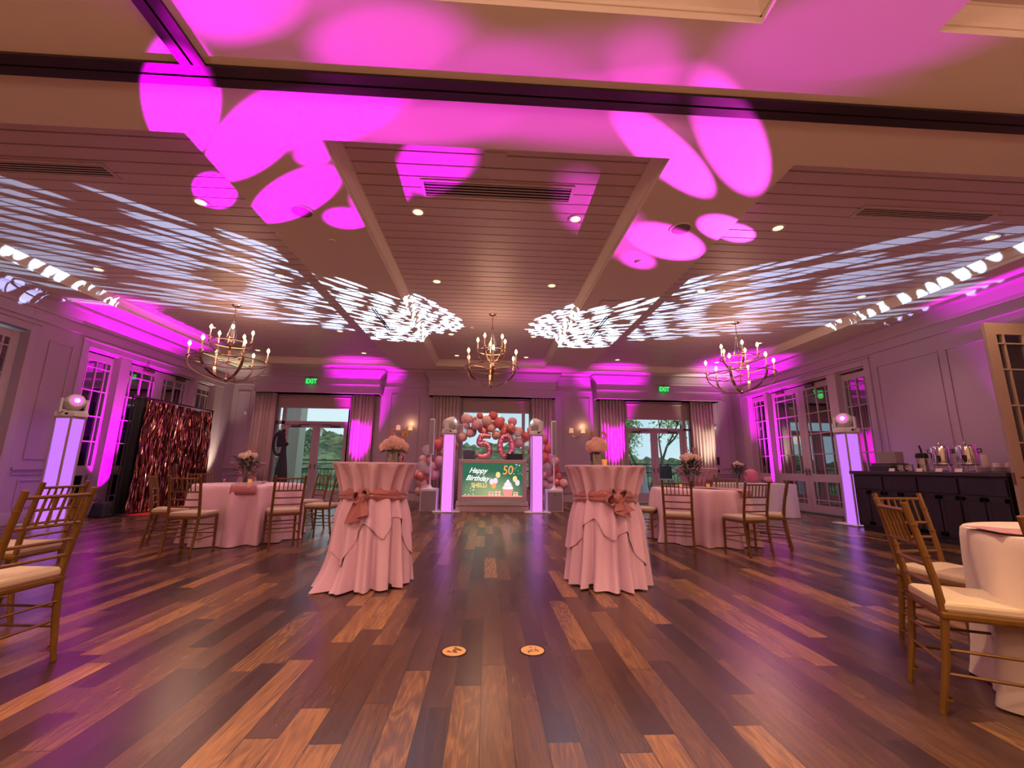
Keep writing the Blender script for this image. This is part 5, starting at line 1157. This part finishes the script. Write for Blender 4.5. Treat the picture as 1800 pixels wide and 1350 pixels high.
def terrain():
    rnd = random.Random(5); b = MB(); nx, ny = 170, 40; vs = []
    for j in range(ny+1):
        y = 40+j*6.5
        for i in range(nx+1):
            x = -230+i*460/nx; s = j/ny; u = x/(y)  # slope direction
            ridge = 16*math.exp(-((u+.42)/.22)**2)+9*math.exp(-((u-.0)/.3)**2)+5
            base = -9+(ridge+9)*(max(0, (s-.12)/.88))**.9
            bump = 1.6*math.sin(x*.21+y*.13)+1.2*math.sin(x*.47-y*.33)+rnd.uniform(-.9, .9)
            vs.append((x, y, base+bump*(.3+s)))
    b._v(vs, [(j*(nx+1)+i, j*(nx+1)+i+1, (j+1)*(nx+1)+i+1, (j+1)*(nx+1)+i) for j in range(ny) for i in range(nx)])
    m = bpy.data.materials.new('wooded_hill'); m.use_nodes = True; nt = m.node_tree; bs = nt.nodes['Principled BSDF']; bs.inputs['Roughness'].default_value = 1
    tc = nt.nodes.new('ShaderNodeTexCoord'); n = nt.nodes.new('ShaderNodeTexNoise'); n.inputs['Scale'].default_value = .16; n.inputs['Detail'].default_value = 6; n.inputs['Roughness'].default_value = .7; nt.links.new(tc.outputs['Object'], n.inputs['Vector'])
    cr = nt.nodes.new('ShaderNodeValToRGB'); e = cr.color_ramp.elements; e[0].position = .38; e[0].color = (.03, .05, .02, 1); e[1].position = .62; e[1].color = (.30, .31, .13, 1); k = e.new(.5); k.color = (.11, .135, .06, 1)
    nt.links.new(n.outputs['Fac'], cr.inputs[0]); nt.links.new(cr.outputs[0], bs.inputs['Base Color'])
    return tag(b.build('wooded_hillside', m, smooth=True), 'wooded green hillside rising beyond the balcony', 'hillside', None, 'stuff')
terrain()
for x, y, z, lab in ((-73, 185, 15.5, 'white house among trees on the left hill'), (-70, 180, 12.5, 'smaller white house lower on the left hill')):
    t = thing('hillside_house', lab, 'house', (x, y, z), .3, 'white hillside houses'); b = MB(); b.cbox((0, 0, .9), (3.2, 2.6, 1.8)); b.build('walls', mat('house_white', (.8, .8, .78), .7), t); b = MB(); b.prism([(-1.6, 1.8), (1.6, 1.8), (0, 2.6)], -1.9, 1.9, 'x'); b.build('roof', mat('house_roof', (.4, .36, .33), .8), t)
def tree(x, y, H, lab, seed, spread, nleaf, lm):
    rnd = random.Random(seed); t = thing('garden_tree', lab, 'tree', (x, y, -3.5)); tips = []; b = MB()
    def br(p, d, L, r, dep):
        pts = [p]; q = p.copy(); dd = d.copy()
        for k in range(3): dd = (dd+Vector((rnd.uniform(-.25, .25), rnd.uniform(-.2, .2), rnd.uniform(-.05, .2)))).normalized(); q = q+dd*L/3; pts.append(q.copy())
        b.tube(pts, [r, r*.85, r*.7, r*.55], 6)
        if dep == 0 or dep == 1: tips.extend(pts[1:])
        if dep > 0:
            for k in range(3): br(pts[-1 if k else -2], (dd+Vector((rnd.uniform(-1, 1)*spread, rnd.uniform(-.7, .7), rnd.uniform(-.1, .8)))).normalized(), L*.72, r*.55, dep-1)
    br(Vector((0, 0, 0)), Vector((.05, 0, 1)), H*.42, H*.022, 4)
    b.build('trunk', mat('bark', (.07, .06, .045), .9), t); b = MB()
    for k in range(nleaf):
        p = rnd.choice(tips)+Vector((rnd.gauss(0, .28), rnd.gauss(0, .28), rnd.gauss(0, .28))); leaf(b, p, (rnd.uniform(-1, 1), rnd.uniform(-1, 1), rnd.uniform(-1, .5)), rnd.uniform(.14, .26), .06)
    b.build('foliage', lm, t)
ML1 = mat('spring_leaf', (.34, .42, .12), .6)
tree(9.1, 22.6, 8.4, 'branching young leafed tree seen through the far right doors', 3, .9, 8000, ML1)
tree(-13.5, 26, 6, 'dark leafed tree behind the column outside the far left doors', 8, .8, 1800, mat('olive_leaf', (.06, .09, .03), .6))
for k, (x, y, s) in enumerate(((-11.2, 19.2, 1.0), (-8.7, 19.0, .9), (-6.3, 19.0, .8), (6.4, 18.6, .8), (8.6, 18.9, .9), (10.9, 18.8, .9), (1.2, 19, .7), (-1.2, 19.4, .7))):
    rnd = random.Random(40+k); t = thing('shrub', 'grassy green shrub below the balcony railing, %s' % ('leftmost beyond the far left doors', 'middle one beyond the far left doors', 'rightmost beyond the far left doors', 'leftmost beyond the far right doors', 'middle one beyond the far right doors', 'rightmost beyond the far right doors', 'right one behind the booth window', 'left one behind the booth window')[k], 'shrub', (x, y, -1.2), 0, 'grassy shrubs below the balcony')
    b = MB()
    for q in range(420): a = rnd.random()*6.28; r = rnd.random()**.5*1.2*s; leaf(b, (r*math.cos(a), r*math.sin(a), rnd.uniform(0, 1.3)*s), (rnd.uniform(-.4, .4), rnd.uniform(-.4, .4), 1), .35, .03)
    b.build('foliage', mat('bright_grass', (.36, .46, .10), .7), t); b = MB(); b.tube([(0, 0, -1), (0, 0, .9)], .04, 6); b.build('stem', mat('bark', (.07, .06, .045), .9), t)
t = thing('patio_table', 'round outdoor table under a white cloth beyond the far right doors', 'table', (5.25, 15.2, -.02)); b = MB(); b.lathe([(.5, 0), (.42, .5), (.38, 1.0), (.40, 1.06), (.001, 1.07)], 60, fn=lambda r, z, a, i: (r*(1+.05*math.sin(14*a)*(1 if i < 3 else 0)), z)); b.build('cloth', mat('outdoor_white', (.75, .80, .86), .8), t, smooth=True); b = MB(); b.tube([(0, 0, 0), (0, 0, 1.0)], .04); b.build('pole', M_BLACK, t)
def bar_chair(x, y, rz, lab):
    t = thing('patio_chair', lab, 'chair', (x, y, -.02), rz, 'dark outdoor chairs on the balcony'); m = mat('wicker_dark', (.04, .045, .045), .7)
    for sx in (-1, 1):
        for sy in (-1, 1): b = MB(); b.tube([(sx*.24, sy*.22, 0), (sx*.22, sy*.2, .68)], .016, 6); b.build('leg', m, t)
    b = MB(); b.cbox((0, 0, .70), (.50, .46, .05)); b.build('seat', mat('seat_pad_pale', (.5, .5, .48), .8), t, bevel=.015); b = MB(); b.cbox((0, .22, .95), (.48, .04, .46), rx=-.12); b.cbox((-.24, 0, .88), (.04, .42, .05)); b.cbox((.24, 0, .88), (.04, .42, .05)); b.build('backrest', m, t, bevel=.01)
bar_chair(6.35, 15.1, -.3, 'dark wicker outdoor chair beside the white outdoor table'); bar_chair(-7.75, 15.0, .4, 'dark outdoor chair beyond the far left doors beside the column')
